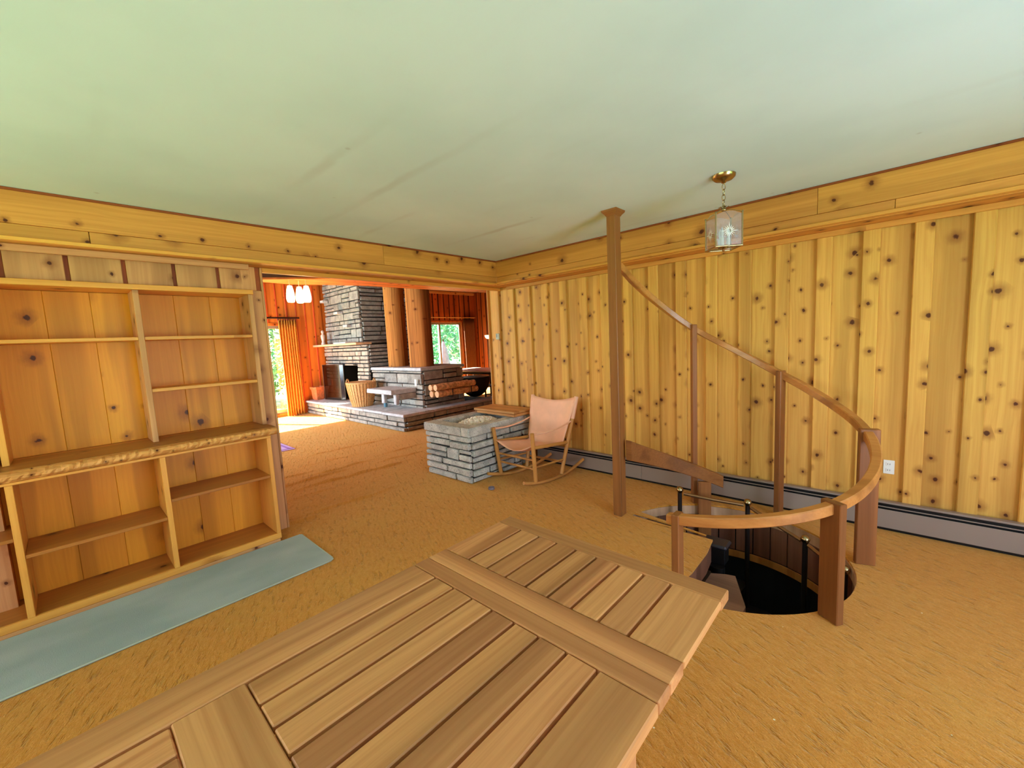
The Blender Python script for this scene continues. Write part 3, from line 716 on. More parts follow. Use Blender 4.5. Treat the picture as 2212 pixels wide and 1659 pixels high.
for k in range(5):
    a = 2*PI*k/5+.3; d = Vector((math.cos(a), math.sin(a), 0)); p = Vector((LX, LY, 2.24)); sd_ = Vector((-d.y, d.x, 0))
    MB().sheet([[p+d*.012-sd_*.003, p+d*.012+sd_*.003], [p+d*.026-sd_*.010+Vector((0, 0, .008)), p+d*.026+sd_*.010+Vector((0, 0, .008))], [p+d*.038-sd_*.002+Vector((0, 0, .003)), p+d*.038+sd_*.002+Vector((0, 0, .003))]], .0012).build('leaf', BRASS, ln)
tht = math.radians(22); ff = Vector((-math.sin(yaw), math.cos(yaw), 0)); D_ = .1117
e1 = (Vector((.963, .268, 0))*math.cos(tht) - Vector((-.268, .963, 0))*math.sin(tht)); e2 = Vector((-e1.y, e1.x, 0))
cor = [e1*D_, e2*D_, -e1*D_, -e2*D_]; LC = Vector((LX, LY, 0))
for k in range(4):
    p = LC+cor[k]; q = LC+cor[(k+1) % 4]
    MB().tube([p+Vector((0, 0, 1.992)), p+Vector((0, 0, 2.192))], .0045, 8).build('corner_post', BRASS, ln)
    MB().lathe([(.001, 2.204), (.0065, 2.198), (.0065, 2.192)], tuple(p), 8).build('post_cap', BRASS, ln)
    MB().tube([p+Vector((0, 0, 1.996)), q+Vector((0, 0, 1.996))], .005, 8).build('bottom_bar', BRASS, ln)
    arc = [p+Vector((0, 0, 2.192))]
    for j in range(1, 9):
        t = j/8; arc.append(LC + cor[k]*(1-t)*(1-.0*t) + Vector((0, 0, 2.192+.038*math.sin(t*PI/2))))
    MB().tube(arc, .0022, 6).build('roof_wire', BRASS, ln)
    u = (q-p); L = u.length; u = u.normalized(); nrm = Vector((u.y, -u.x, 0))
    rows = [[p+u*(L*(.03+.94*j/12))+Vector((0, 0, 2.002)) for j in range(13)], [p+u*(L*(.03+.94*j/12))+Vector((0, 0, 2.186+.018*math.sin(PI*j/12))) for j in range(13)]]
    g = MB().sheet(rows, .003, False).build('glass_panel', LANTERNGLASS, ln)
    mid = (p+q)/2 + Vector((0, 0, 2.085)) + nrm*.0022
    st = MB()
    for j in range(16):
        a = 2*PI*j/16; ln_ = .038 if j % 4 else .056; wd = .0022
        d = u*math.cos(a)+Vector((0, 0, math.sin(a))); s_ = u*(-math.sin(a))+Vector((0, 0, math.cos(a)))
        st.add([mid+d*.011+s_*wd*.6, mid+d*(ln_*.55)+s_*wd, mid+d*ln_, mid+d*(ln_*.55)-s_*wd, mid+d*.011-s_*wd*.6], [(0, 1, 2, 3, 4)])
    st.build('etched_star', ETCH, g)
MB().tube([LC+cor[0]+Vector((0, 0, 1.996)), LC+cor[2]+Vector((0, 0, 1.996))], .004, 8).build('cross_bar', BRASS, ln)
MB().lathe([(.001, 1.975), (.008, 1.98), (.008, 1.99), (.016, 1.996), (.03, 2.0), (.03, 2.003), (.001, 2.004)], (LX, LY, 0), 14).build('socket_plate', BRASS, ln)
for k in range(3):
    a = 2*PI*k/3+.5; x, y = LX+.028*math.cos(a), LY+.028*math.sin(a)
    cs = MB().lathe([(.0105, 2.004), (.0105, 2.058), (.006, 2.06)], (x, y, 0), 12).build('candle_sleeve', WHITE, ln)
    MB().lathe([(.006, 2.0605), (.011, 2.078), (.009, 2.098), (.002, 2.122)], (x, y, 0), 10).build('bulb', plain('frosted_bulb', (232, 230, 236), .2), cs)

# ------------------------------------------------------------------ teak table
tb = thing('teak_table', 'large slatted teak patio table in the middle of the room', 'table', (-.77, .2, 0))
TZ, TT = .72, .032
TX0, TX1 = -1.208, -.332
GX = [-1.083, -.990, -.9045, -.8185, -.733, -.648, -.5605, -.4735]
TY = (1.255, 1.184, .899, .8185, .757, .211, .073, -.78)
def tbox(nm, x0, x1, y0, y1, z1=TZ, mt=None, t=TT, b=.003): return MB().box(x0, x1, y0, y1, z1-t, z1, b).build(nm, mt, tb)
tbox('end_rail', TX0, TX1, TY[1]+.0012, TY[0], mt=teak('X', 'Y'))
tbox('leaf_rail', TX0, TX1, TY[3]+.0008, TY[2]-.002, mt=teak('X', 'Y'))
tbox('frame_rail', TX0, TX1, TY[4]+.0015, TY[3]-.0008, mt=teak('X', 'Y'))
gap = .0042
ed = [TX0-gap] + GX + [TX1+gap]
for k in range(9):
    tbox('slat', ed[k]+gap, ed[k+1]-gap, TY[2]+.001, TY[1], mt=teak('Y', 'X'), z1=TZ-random.uniform(0, .0012), t=.022)
tbox('side_rail', TX0, GX[0]-gap-.001, TY[7], TY[4]-.0005, mt=teak('Y', 'X'))
tbox('side_rail', GX[7]+gap, TX1, TY[7], TY[4]-.0005, mt=teak('Y', 'X'))
tbox('cross_board', GX[0]-gap, GX[7]+gap-.001, TY[6], TY[5]-.002, mt=teak('X', 'Y'), z1=TZ-.001)
for (ya, yb) in ((TY[5]+.001, TY[4]-.001), (-.42, TY[6]-.003)):
    for k in range(7):
        tbox('slat', GX[k]+gap, GX[k+1]-gap, ya, yb, mt=teak('Y', 'X'), z1=TZ-random.uniform(0, .0015), t=.022)
tbox('frame_rail', GX[0]-gap, GX[7]+gap-.001, -.78, -.423, mt=teak('X', 'Y'))
for (x0, x1, y0, y1) in ((-1.14, -.40, .80, .83), (-1.14, -.40, .30, .33), (-1.14, -.40, .125, .155), (-1.14, -.40, -.15, -.12), (-1.14, -.40, 1.13, 1.16), (-1.14, -.40, .93, .955)):
    tbox('batten_under', x0, x1, y0, y1, z1=TZ-.0335, mt=teak('X', 'Y'), t=.03)
for (y0) in (-.72, .70):
    for x0 in (-1.15, -.46):
        tbox('leg', x0, x0+.07, y0, y0+.07, z1=TZ-.064, mt=teak('Z', 'X'), t=TZ-.0645)
for x0 in (-1.13, -.42): tbox('apron', x0-.012, x0+.012, -.645, .695, z1=TZ-.0636, mt=teak('Y', 'Z'), t=.07)
tbox('stretcher', -1.13, -.42, 1.0, 1.03, z1=TZ-.0635, mt=teak('X', 'Z'), t=.05)

# ------------------------------------------------------------------ rugs and cup
rg = MB(); pts = [(-3.485, -.62), (-2.862, -.62), (-2.862, 1.13), (-2.875, 1.152), (-2.90, 1.158), (-3.47, 1.166), (-3.485, 1.155)]
rug = thing('runner_rug', 'long teal-grey runner rug lying in front of the bookcase', 'rug', (-3.17, .3, 0))
MB().prism(pts, .001, .011).build('pile', RUG, rug)
bind = [Vector((x, y, .008)) for x, y in pts[1:6]]
MB().tube(bind, .0055, 6).build('binding', plain('pale_binding', (176, 184, 166), .8), rug)
mat_ = MB().box(-7.9, -6.68, 1.2, 2.285, .001, .012, .004)
pm = thing('doormat', 'lavender mat on the carpet beyond the opening', 'mat', (-7.3, 1.7, 0))
mat_.build('pile', plain('lavender_pile', (196, 158, 206), .95, 0, .08, 90), pm)
MB().box(-6.76, -6.72, 1.2, 2.28, .0121, .0145, .001).box(-7.9, -6.7205, 2.20, 2.24, .0121, .0145, .001).build('border_stripe', plain('purple_stripe', (150, 104, 176), .95), pm)
cp = MB().lathe([(.030, .001), (.034, .004), (.030, .024), (.026, .024), (.024, .010), (.001, .009)], (-2.94, 2.80, 0), 18)
single('caster_cup', cp, plain('grey_violet_glass', (120, 104, 112), .15), 'small round grey-violet caster cup on the carpet near the stone planter', 'cup')

# ------------------------------------------------------------------ bookcase
bc = thing('built_in_bookcase', 'built-in pine bookcase with a live-edge counter and open shelves', 'bookcase', (-3.6, .3, 0))
XFL, XBL, XFU, XBU = -3.50, -3.84, -3.70, -3.955
def bb(nm, x0, x1, y0, y1, z0, z1, mt, b=.002, p=None): return MB().box(x0, x1, y0, y1, z0, z1, b).build(nm, mt, p or bc)
Y0 = -1.2
bb('base_rail', XFL-.03, XFL+.004, Y0, 1.02, 0, .028, greypine('Y', 'Z'))
bb('bottom_rail', XFL-.02, XFL, Y0, 1.03, .0285, .072, casepine('Y', 'Z'))
bb('bottom_shelf', XBL, XFL-.0205, Y0, 1.03, .045, .0715, shelfpine('Y', 'X'))
low = [(-1.2, -1.17), (-.277, -.247), (.370, .399), (1.001, 1.029)]
for a, b_ in low: bb('lower_divider', XBL, XFL, a, b_, .0725, .834, casepine('Z', 'X'))
bb('under_rail', XFL-.02, XFL+.004, Y0, 1.03, .8345, .85, casepine('Y', 'Z'))
for (a, b_), z in zip([(-1.17, -.277), (-.247, .370), (.399, 1.001)], (.539, .430, .543)):
    bb('lower_shelf', XBL+.001, XFL-.004, a+.0005, b_-.0005, z-.020, z, shelfpine('Y', 'X'))
ys = [(-1.2, -.95), (-.95, -.70), (-.70, -.47), (-.47, -.262), (-.262, -.05), (-.05, .17), (.17, .385), (.385, .60), (.60, .80), (.80, 1.015)]
for a, b_ in ys: bb('back_board', XBL-.02, XBL-.001, a+.0005, b_-.0005, .06, .834, caseback('Z', 'Y'))
# live-edge counter
secs = []; rr = random.Random(5); ny_ = 150
for k in range(ny_+1):
    y = Y0+(1.078-Y0)*k/ny_; w1 = rr.uniform(-.007, .006); w2 = rr.uniform(-.006, .006); w3 = rr.uniform(-.005, .005)
    secs.append([(-3.52, y, .8515), (-3.500+w3, y, .8515), (-3.486+w2, y, .866), (-3.482+w1, y, .884+w2*.6), (-3.492+w1, y, .900+w3*.8), (-3.52, y, .9085)])
MB().strip(secs).build('live_edge', wood('peeled_edge', 'Y', 'Z', (232, 166, 92), (176, 106, 44), .5, .35, .05, .5, fine=.6, stripe=.3, gcon=1.0), bc)
MB().box(XBU-.004, -3.5205, Y0, 1.078, .8515, .910, .002).build('counter_top', wood('counter_pine', 'Y', 'X', (196, 132, 66), (160, 96, 42), .3, .6, .05, .4), bc)
up = [(-1.2, -1.17), (-.285, -.256), (.371, .402), (1.042, 1.073)]
for a, b_ in up: bb('upper_divider', XBU+.001, XFU, a, b_, .911, 1.939, greypine('Z', 'X') if a > .3 else casepine('Z', 'X'))
bb('top_shelf', XBU, XFU+.006, Y0, 1.078, 1.940, 1.974, casepine('Y', 'X'))
for (a, b_), zs in zip([(-1.17, -.285), (-.256, .371), (.402, 1.042)], ((1.628,), (1.628,), (1.630, 1.275))):
    for z in zs: bb('upper_shelf', XBU+.001, XFU-.006, a+.0005, b_-.0005, z-.022, z, casepine('Y', 'X'))
ys2 = [(-1.2, -.95), (-.95, -.72), (-.72, -.50), (-.50, -.275), (-.275, -.03), (-.03, .18), (.18, .387), (.387, .62), (.62, .84), (.84, 1.06)]
for a, b_ in ys2: bb('back_board', XBU-.006, XBU-.0005, a+.0005, b_-.0005, .911, 1.939, caseback('Z', 'Y'))
MB().box(-3.53, -3.525, 0.93, 0.95, .9105, .912).build('edge_chip', WHITE, bc) if False else None

# ------------------------------------------------------------------ stone work
def courses(rnd, w, h, hs, ls, split=.35):
    """rectangles that fill a face: rows of random height, stones of random length, some split in two"""
    out = []; z = 0
    while z < h-.02:
        rh = min(rnd.choice(hs), h-z)
        if h-z-rh < .045: rh = h-z
        x = 0
        while x < w-.01:
            L = min(rnd.uniform(*ls)*(1.0 if rh > .08 else 1.3), w-x)
            if w-x-L < .10: L = w-x
            if rh > .11 and rnd.random() < split:
                c = rh*rnd.uniform(.4, .6); out += [(x, x+L, z, z+c), (x, x+L, z+c, z+rh)]
            else: out.append((x, x+L, z, z+rh))
            x += L
        z += rh
    return out
def stone_face(parent, origin, u, nrm, w, h, depth, mat, rnd, hs, ls, joint=.006, holes=(), jit=.004, name='stone'):
    """stones on a vertical face: origin = lower corner, u = direction along the face, nrm = outward"""
    O = Vector(origin); u = Vector(u); nrm = Vector(nrm)
    R = Matrix((u, nrm, Vector((0, 0, 1)))).transposed()
    for (a, b, c, d) in courses(rnd, w, h, hs, ls):
        if any(b > h0 and a < h1 and d > g0 and c < g1 for h0, h1, g0, g1 in holes): 
            keep = True
            for h0, h1, g0, g1 in holes:
                if b > h0 and a < h1 and d > g0 and c < g1:
                    if a < h0-.08: b = h0
                    elif b > h1+.08: a = h1
                    elif d > g1+.04: c = g1
                    else: keep = False
            if not keep: continue
        dp = depth + rnd.uniform(-.012, .012)
        mb = MB(); hx, hz = (b-a)/2-joint, (d-c)/2-joint
        if hx < .015 or hz < .012: continue
        mb.box(-hx, hx, -dp/2, dp/2, -hz, hz, .008, None, jit)
        ctr = O + u*((a+b)/2) + Vector((0, 0, (c+d)/2)) + nrm*(dp/2)
        mb.v = [tuple(ctr + R @ Vector(p)) for p in mb.v]
        mb.build(name, mat, parent)

# planter
pr_ = random.Random(11)
pl = thing('stone_planter', 'low rectangular grey stone planter holding white pebbles', 'planter', (-3.575, 3.29, 0))
PX0, PX1, PY0, PY1, PZ = -3.955, -3.195, 2.755, 3.825, .60
D = .045
core = MB()
core.box(PX0+D, PX1-D, PY0+D, PY0+.15, 0, .50).box(PX0+D, PX1-D, PY1-.15, PY1-D, 0, .50).box(PX0+D, PX0+.13, PY0+.15, PY1-.15, 0, .50).box(PX1-.13, PX1-D, PY0+.15, PY1-.15, 0, .50)
core.build('mortar_core', MORTAR, pl)
HS, LS = (.06, .07, .08, .08, .13), (.18, .42)
stone_face(pl, (PX0, PY0+D, 0), (1, 0, 0), (0, -1, 0), PX1-PX0, .505, D, GRANITE, pr_, HS, LS, .0085)
stone_face(pl, (PX1-D, PY0+D, 0), (0, 1, 0), (1, 0, 0), PY1-PY0-D, .505, D, GRANITE, pr_, HS, LS, .0085)
stone_face(pl, (PX0+D, PY1, 0), (0, -1, 0), (-1, 0, 0), PY1-PY0-D, .505, D, GRANITE, pr_, HS, LS, .0085)
for (a, b, c, d) in ((PX0-.004, PX1-.12, PY0-.006, PY0+.165), (PX1-.118, PX1+.004, PY0-.002, PY1-.17), (PX0-.004, PX0+.12, PY0+.169, PY1-.17), (PX0, PX1, PY1-.168, PY1)):
    MB().box(a, b, c, d, .507 if c < 3 else .50, PZ, .008, None, .003).build('cap_stone', GRANITE, pl)
MB().box(PX0+.131, PX1-.131, PY0+.151, PY1-.151, .40, .505).build('soil', plain('dark_soil', (52, 42, 34), .95, 0, .2, 60), pl)
pb = MB(); rr = random.Random(2)
for _ in range(850):
    a_ = rr.uniform(0, 2*PI); q_ = math.sqrt(rr.random()); x = -3.575+.225*q_*math.cos(a_); y = 3.26+.31*q_*math.sin(a_); r = rr.uniform(.011, .021)
    z = .515+.075*(1-q_**2)+rr.uniform(0, .014); n = 6
    vs = [(x+r*rr.uniform(.8, 1.2)*math.cos(2*PI*k/n)*q, y+r*rr.uniform(.8, 1.2)*math.sin(2*PI*k/n)*q, z+h*r*.8) for h, q in ((-1, .5), (-.1, 1), (.9, .55)) for k in range(n)]
    fs = [(j*n+k, j*n+(k+1) % n, (j+1)*n+(k+1) % n, (j+1)*n+k) for j in range(2) for k in range(n)] + [tuple(range(2*n, 3*n))]
    pb.add(vs, fs, True)
peb = single('pebbles', pb, plain('white_pebble', (246, 232, 212), .7, 0, .06, 30), 'white pebbles filling the stone planter', 'pebbles'); peb['kind'] = 'stuff'
for k, (dx, dy, z) in enumerate(((0, 0, .606), (-.02, .006, .6355))):
    M = Matrix.Rotation(math.radians(-3+2*k), 3, 'Z')
    mb = MB().box(-3.86+dx, -3.16+dx, 3.455+dy, 3.80+dy, z, z+.028, .004, M)
    single('wooden_board', mb, wood('board_pine', 'X', 'Y', (214, 156, 96), (186, 124, 68), .3, 1.2, .1, .4), ('lower' if k == 0 else 'upper')+' of two flat pine boards stacked on the stone planter', 'board', 'boards on the planter')

# ------------------------------------------------------------------ rocking chair
rc = thing('rocking_chair', 'wooden rocking chair with a pink-tan leather sling seat beside the stone planter', 'chair', (-2.84, 3.33, 0))
HW = rockerwood('Z', 'X')
A = Vector((-3.13, 3.14, .045)); B = Vector((-2.625, 3.125, .045)); Cc = Vector((-2.555, 3.47, .05)); Dd = Vector((-3.03, 3.46, .05))
At = Vector((-3.148, 3.075, .56)); Bt = Vector((-2.60, 3.07, .557)); Ct = Vector((-2.485, 3.70, .845)); Dt = Vector((-3.085, 3.695, .835))
def rod(nm, p, q, r0, r1, mt=HW, n=10): return MB().tube([p, p+(q-p)*.5, q], [r0, (r0+r1)/2+.001, r1], n).build(nm, mt, rc)
for p, q in ((A, At), (B, Bt)): rod('front_leg', p, q, .021, .021)
for p, q in ((Cc, Ct), (Dd, Dt)): rod('back_post', p, q, .021, .019)
def at(p, q, z): return p+(q-p)*((z-p.z)/(q.z-p.z))
for z in (.18, .275): rod('front_rung', at(A, At, z)+Vector((.01, 0, 0)), at(B, Bt, z), .011, .011)
for z in (.17,): rod('back_rung', at(Dd, Dt, z), at(Cc, Ct, z), .011, .011)
for (f, ft, b_, bt) in ((A, At, Dd, Dt), (B, Bt, Cc, Ct)):
    p, q = at(f, ft, .405), at(b_, bt, .375)
    MB().tube([p, q], .018, 8).build('seat_rail', rockerwood('Y', 'Z'), rc)
    rod('side_rung', at(f, ft, .2), at(b_, bt, .2), .010, .010)
    # arm strap, slightly sagging
    p, q = ft+Vector((0, 0, -.012)), at(b_, bt, .60); pts = []
    for k in range(9):
        t = k/8; pts.append(p.lerp(q, t)+Vector((0, 0, -.03*math.sin(PI*t))))
    MB().tube(pts, .009, 8).build('arm_strap', LEATHER, rc)
for (f, b_) in ((A, Dd), (B, Cc)):
    pts = []; c = (f+b_)/2; d = (b_-f); d.z = 0; d.normalize(); L = .42
    for k in range(15):
        t = -1+2*k/14; y = t*L + .09; pts.append(Vector((c.x, c.y, 0))+d*y+Vector((.0, 0, .018+.115*(y/.5)**2 if True else 0)))
    MB().tube(pts, .017, 10).build('rocker', rockerwood('Y', 'Z'), rc)
# leather sling: front edge -> seat -> back -> top
rows = []
fl_, fr_ = at(A, At, .425)+Vector((.02, -.01, 0)), at(B, Bt, .425)+Vector((-.02, -.01, 0))
sl_, sr_ = at(Dd, Dt, .36)+Vector((.03, -.05, 0)), at(Cc, Ct, .36)+Vector((-.03, -.05, 0))
bl_, br_ = Dt+Vector((-.012, -.02, .01)), Ct+Vector((.012, -.02, .01))
for i in range(25):
    s_ = i/24; row = []
    for j in range(17):
        t = j/16
        if s_ < .4:
            q = s_/.4; l_, r_ = fl_.lerp(sl_, q), fr_.lerp(sr_, q); sag = (.055*(1-q)+.05*math.sin(PI*min(1, q+.15)*.9))*math.sin(PI*t)
            p = l_.lerp(r_, t) + Vector((0, .0, -sag))
        else:
            q = (s_-.4)/.6; l_, r_ = sl_.lerp(bl_, q), sr_.lerp(br_, q)
            p = l_.lerp(r_, t) + Vector((0, .055*math.sin(PI*t)*math.sin(PI*(.15+.75*q)), -.05*math.sin(PI*t)*q**3 - .05*math.sin(PI*t)*(1-q)**2 - .05*(1-q)**6*0))
        row.append(p)
    rows.append(row)
MB().sheet(rows, .004).build('leather_sling', LEATHER, rc)
for (pt, pb_) in ((Dt, Dd), (Ct, Cc)):
    MB().tube([at(pb_, pt, .62)+Vector((0, 0, 0)), pt+Vector((0, 0, .006))], .0235, 12).build('leather_sleeve', LEATHER, rc)

# ------------------------------------------------------------------ fireplace in the far room
fr = random.Random(21)
fp = thing('stone_fireplace', 'large ledgestone fireplace and chimney with a raised hearth in the far room', 'fireplace', (-8.2, 5.0, 0))
cx_ = MB()
HX0, HX1, HY0, HY1, HZ = -10.3, -6.15, 3.88, 6.30, .311
DS = .06
cx_.box(HX0, HX1-DS, HY0+DS, HY1, 0, .26)                          # hearth
cx_.box(-8.19+.0, -6.40-DS, 4.47+DS, 5.5, .26, 1.0)                 # low mass
cx_.box(-10.25, -9.46, 4.40+DS, 5.9, .26, 1.56).box(-8.68, -8.19-DS, 4.40+DS, 5.9, .26, 1.56).box(-9.46, -8.68, 5.1, 5.9, .26, 1.56).box(-9.46, -8.68, 4.40+DS, 5.1, 1.10, 1.56)
cx_.box(-10.2, -8.50-DS, 4.46+DS, 5.9, 1.56, ZFAR)
cx_.build('mortar_core', MORTAR, fp)
MB().box(-9.455, -8.685, 5.05, 5.099, .262, 1.10).box(-9.459, -9.44, 4.47, 5.05, .312, 1.099).box(-8.70, -8.681, 4.47, 5.05, .312, 1.099).build('firebox', SOOT, fp)
HS2, LS2 = (.075, .09, .11, .11, .16, .20), (.2, .6)
stone_face(fp, (HX0, HY0+DS, 0), (1, 0, 0), (0, -1, 0), HX1-HX0, .262, DS, FIELD, fr, (.06, .08, .10, .15), LS2, .010)
stone_face(fp, (HX1-DS, HY0+DS, 0), (0, 1, 0), (1, 0, 0), HY1-HY0-DS, .262, DS, FIELD, fr, (.08, .10, .15), (.25, .6), .010)
for k in range(6):
    x0 = HX0+(HX1+.03-HX0)*k/6; x1 = HX0+(HX1+.03-HX0)*(k+1)/6
    MB().box(x0+.003, x1-.003, HY0-.03, 4.50, .264, HZ, .008, None, .003).build('hearth_slab', SLAB, fp)
MB().box(-6.40, HX1+.03, 4.503, HY1+.08, .264, HZ, .008).build('hearth_slab', SLAB, fp)
stone_face(fp, (-8.19, 4.47+DS, .262), (1, 0, 0), (0, -1, 0), 1.79, .745, DS, FIELD, fr, HS2, (.2, .6), .010)
stone_face(fp, (-6.40-DS, 4.47+DS, .262), (0, 1, 0), (1, 0, 0), 5.5-4.47-DS, .745, DS, FIELD, fr, HS2, (.25, .6), .010)
for a, b in ((-8.2, -7.3), (-7.295, -6.385)):
    MB().box(a, b, 4.455, 5.52, 1.009, 1.068, .008, None, .003).build('top_slab', SLAB, fp)
stone_face(fp, (-10.25, 4.40+DS, .262), (1, 0, 0), (0, -1, 0), 2.06, 1.298, DS, FIELD, fr, HS2, (.18, .55), .010, holes=((.79, 1.57, 0, .84),))
stone_face(fp, (-8.19-DS, 4.40+DS, 1.07), (0, 1, 0), (1, 0, 0), 1.44, .49, DS, FIELD, fr, HS2, (.25, .6), .010)
stone_face(fp, (-10.2, 4.46+DS, 1.61), (1, 0, 0), (0, -1, 0), 1.70, 1.50, DS, FIELD, fr, HS2, (.22, .62), .010)
stone_face(fp, (-8.50-DS, 4.46+DS, 1.57), (0, 1, 0), (1, 0, 0), 1.38, 1.54, DS, FIELD, fr, HS2, (.3, .7), .010)
for (x, z, w) in ((-10.02, 2.62, .16), (-9.35, 2.30, .2), (-8.95, 1.99, .17)):
    MB().box(x-w/2, x+w/2, 4.33, 4.459, z-.03, z+.03, .008, None, .008).build('jutting_stone', SLAB, fp)
MB().box(-10.33, -8.17, 4.16, 4.52, 1.562, 1.608, .008).build('mantel_slab', wood('mantel', 'X', 'Y', (226, 190, 150), (204, 160, 118), 0, 1, .1, .5), fp)
MB().box(-7.46, -6.58, 3.93, 4.468, .618, .70, .010, None, .004).build('bench_slab', SLAB, fp)
for x in (-7.05, -6.63): MB().box(x-.045, x+.045, 4.02, 4.10, .43, .6175, .012, None, .006).build('bench_bracket', SLAB, fp)
for x in (-7.05, -6.63): MB().box(x-.04, x+.04, 4.1005, 4.468, .50, .6175, .012).build('bench_beam', FIELD, fp)
# mantel shelf pieces
single('figurine', MB().lathe([(.045, 1.609), (.05, 1.63), (.03, 1.68), (.045, 1.76), (.05, 1.82), (.018, 1.86), (.03, 1.885), (.034, 1.91), (.02, 1.94), (.001, 1.948)], (-9.92, 4.25, 0), 12), plain('pale_porcelain', (226, 190, 172), .4), 'small pale figurine on the stone fireplace mantel', 'figurine')
single('paper_stack', MB().box(-9.3, -8.72, 4.2, 4.42, 1.609, 1.632, .002), plain('white_paper', (240, 234, 226), .8), 'flat white paper stack lying on the mantel', 'papers')
# glass fire screen
fs_ = thing('fire_screen', 'smoked glass fire screen standing in front of the fireplace', 'screen', (-9.9, 4.2, HZ))
for (x0, y0, x1, y1) in ((-9.92, 4.17, -9.27, 4.26), (-9.26, 4.265, -9.20, 4.33)):
    p, q = Vector((x0, y0, HZ+.002)), Vector((x1, y1, HZ+.002)); up_ = Vector((0, 0, .82))
    n_ = Vector((-(q-p).y, (q-p).x, 0)).normalized()*.003
    MB().add([p-n_, q-n_, q-n_+up_, p-n_+up_, p+n_, q+n_, q+n_+up_, p+n_+up_], [(0, 1, 2, 3), (7, 6, 5, 4), (0, 4, 5, 1), (1, 5, 6, 2), (2, 6, 7, 3), (3, 7, 4, 0)]).build('glass_panel', SCREEN, fs_)
    for a, b in ((p, q), (p+up_, q+up_), (p, p+up_), (q, q+up_)):
        MB().tube([a+Vector((0, 0, .006)) if a.z < .4 else a, b+Vector((0, 0, .006)) if b.z < .4 else b], .006, 6).build('frame_bar', plain('bronze_frame', (96, 78, 60), .4, .7), fs_)
# terracotta pot
po = thing('terracotta_pot', 'square terracotta flower pot on the hearth near the gold curtain', 'pot', (-10.12, 4.10, HZ))
prof = [(.09, .0), (.13, .25), (.145, .255), (.148, .31), (.128, .312), (.11, .02)]
secs = []
for r, z in prof:
    secs.append([(-10.12+r*c, 4.10+r*s2, HZ+.001+z) for c, s2 in ((-1, -.7), (-.7, -1), (.7, -1), (1, -.7), (1, .7), (.7, 1), (-.7, 1), (-1, .7))])
MB().strip(secs).build('body', TERRACOTTA, po)
# wicker basket
bk = thing('wicker_basket', 'round woven wicker basket with two handles on the stone hearth', 'basket', (-7.95, 4.085, HZ))
prof = []
for k in range(21):
    t = k/20; prof.append((.185+.098*t**.75+.004*(k % 2), HZ+.002+.46*t))
prof += [(.292, HZ+.475), (.28, HZ+.485), (.266, HZ+.46), (.175, HZ+.03), (.001, HZ+.02)]
MB().lathe(prof, (-7.95, 4.085, 0), 36).build('woven_body', WICKER, bk)
for k in range(30):
    a = 2*PI*k/30; pts = [(-7.95+(.191+.098*t**.75)*math.cos(a), 4.085+(.191+.098*t**.75)*math.sin(a), HZ+.004+.46*t) for t in (0, .25, .5, .75, 1)]
    MB().tube(pts, .008, 5).build('stake', WICKER, bk)
for sgn in (-1, 1):
    c = Vector((-7.95, 4.085, HZ+.47)) + rt*(.272*sgn); pts = []
    for k in range(9):
        a = PI*k/8; pts.append(c + ff*(.07*math.cos(a)) + Vector((0, 0, .085*math.sin(a))))
    MB().tube(pts, .012, 8).build('handle', WICKER, bk)
MB().lathe([(.275, HZ+.466), (.296, HZ+.47), (.300, HZ+.485), (.292, HZ+.498), (.275, HZ+.494)], (-7.95, 4.085, 0), 36).build('rim', WICKER, bk)
bt_ = MB().lathe([(.03, .312), (.036, .33), (.036, .44), (.02, .48), (.012, .50), (.012, .53), (.001, .532)], (-7.3, 4.22, 0), 14)
single('glass_bottle', bt_, plain('teal_glass', (92, 128, 140), .1), 'small blue-grey bottle standing on the hearth under the stone bench', 'bottle')
# logs in an iron cradle
lr = random.Random(9)
for k, (x, z, y0, y1) in enumerate(((-6.302, .564, 4.60, 5.55), (-6.176, .566, 4.63, 5.62), (-6.300, .690, 4.58, 5.50), (-6.176, .692, 4.60, 5.56))):
    lg = thing('firewood_log', ('bottom' if k < 2 else 'top') + ' peeled log ' + ('nearer to the stone wall' if k % 2 == 0 else 'farther from the stone wall') + ' in the iron cradle', 'log', (x, (y0+y1)/2, z-.06), 'logs in the iron cradle')
    pts = [Vector((x+lr.uniform(-.004, .004), y0+(y1-y0)*j/6, z+lr.uniform(-.003, .003))) for j in range(7)]
    MB().tube(pts, [.059+lr.uniform(-.003, .002) for _ in pts], 14).build('trunk_piece', BARK, lg)
    for y, d in ((y0, -1), (y1, 1)): MB().tube([(pts[0].x if d < 0 else pts[-1].x, y, pts[0].z if d < 0 else pts[-1].z), (pts[0].x if d < 0 else pts[-1].x, y+d*.004, pts[0].z if d < 0 else pts[-1].z)], .054, 14, smooth=False).build('sawn_end', LOGEND, lg)
cr = thing('log_cradle', 'black iron brackets holding the logs against the stone wall', 'log holder', (-6.27, 5.1, .49))
for y in (4.95, 5.42):
    MB().tube([(-6.385, y, .49), (-6.105, y, .49), (-6.10, y, .64)], .010, 6).build('bracket', BLACK, cr)
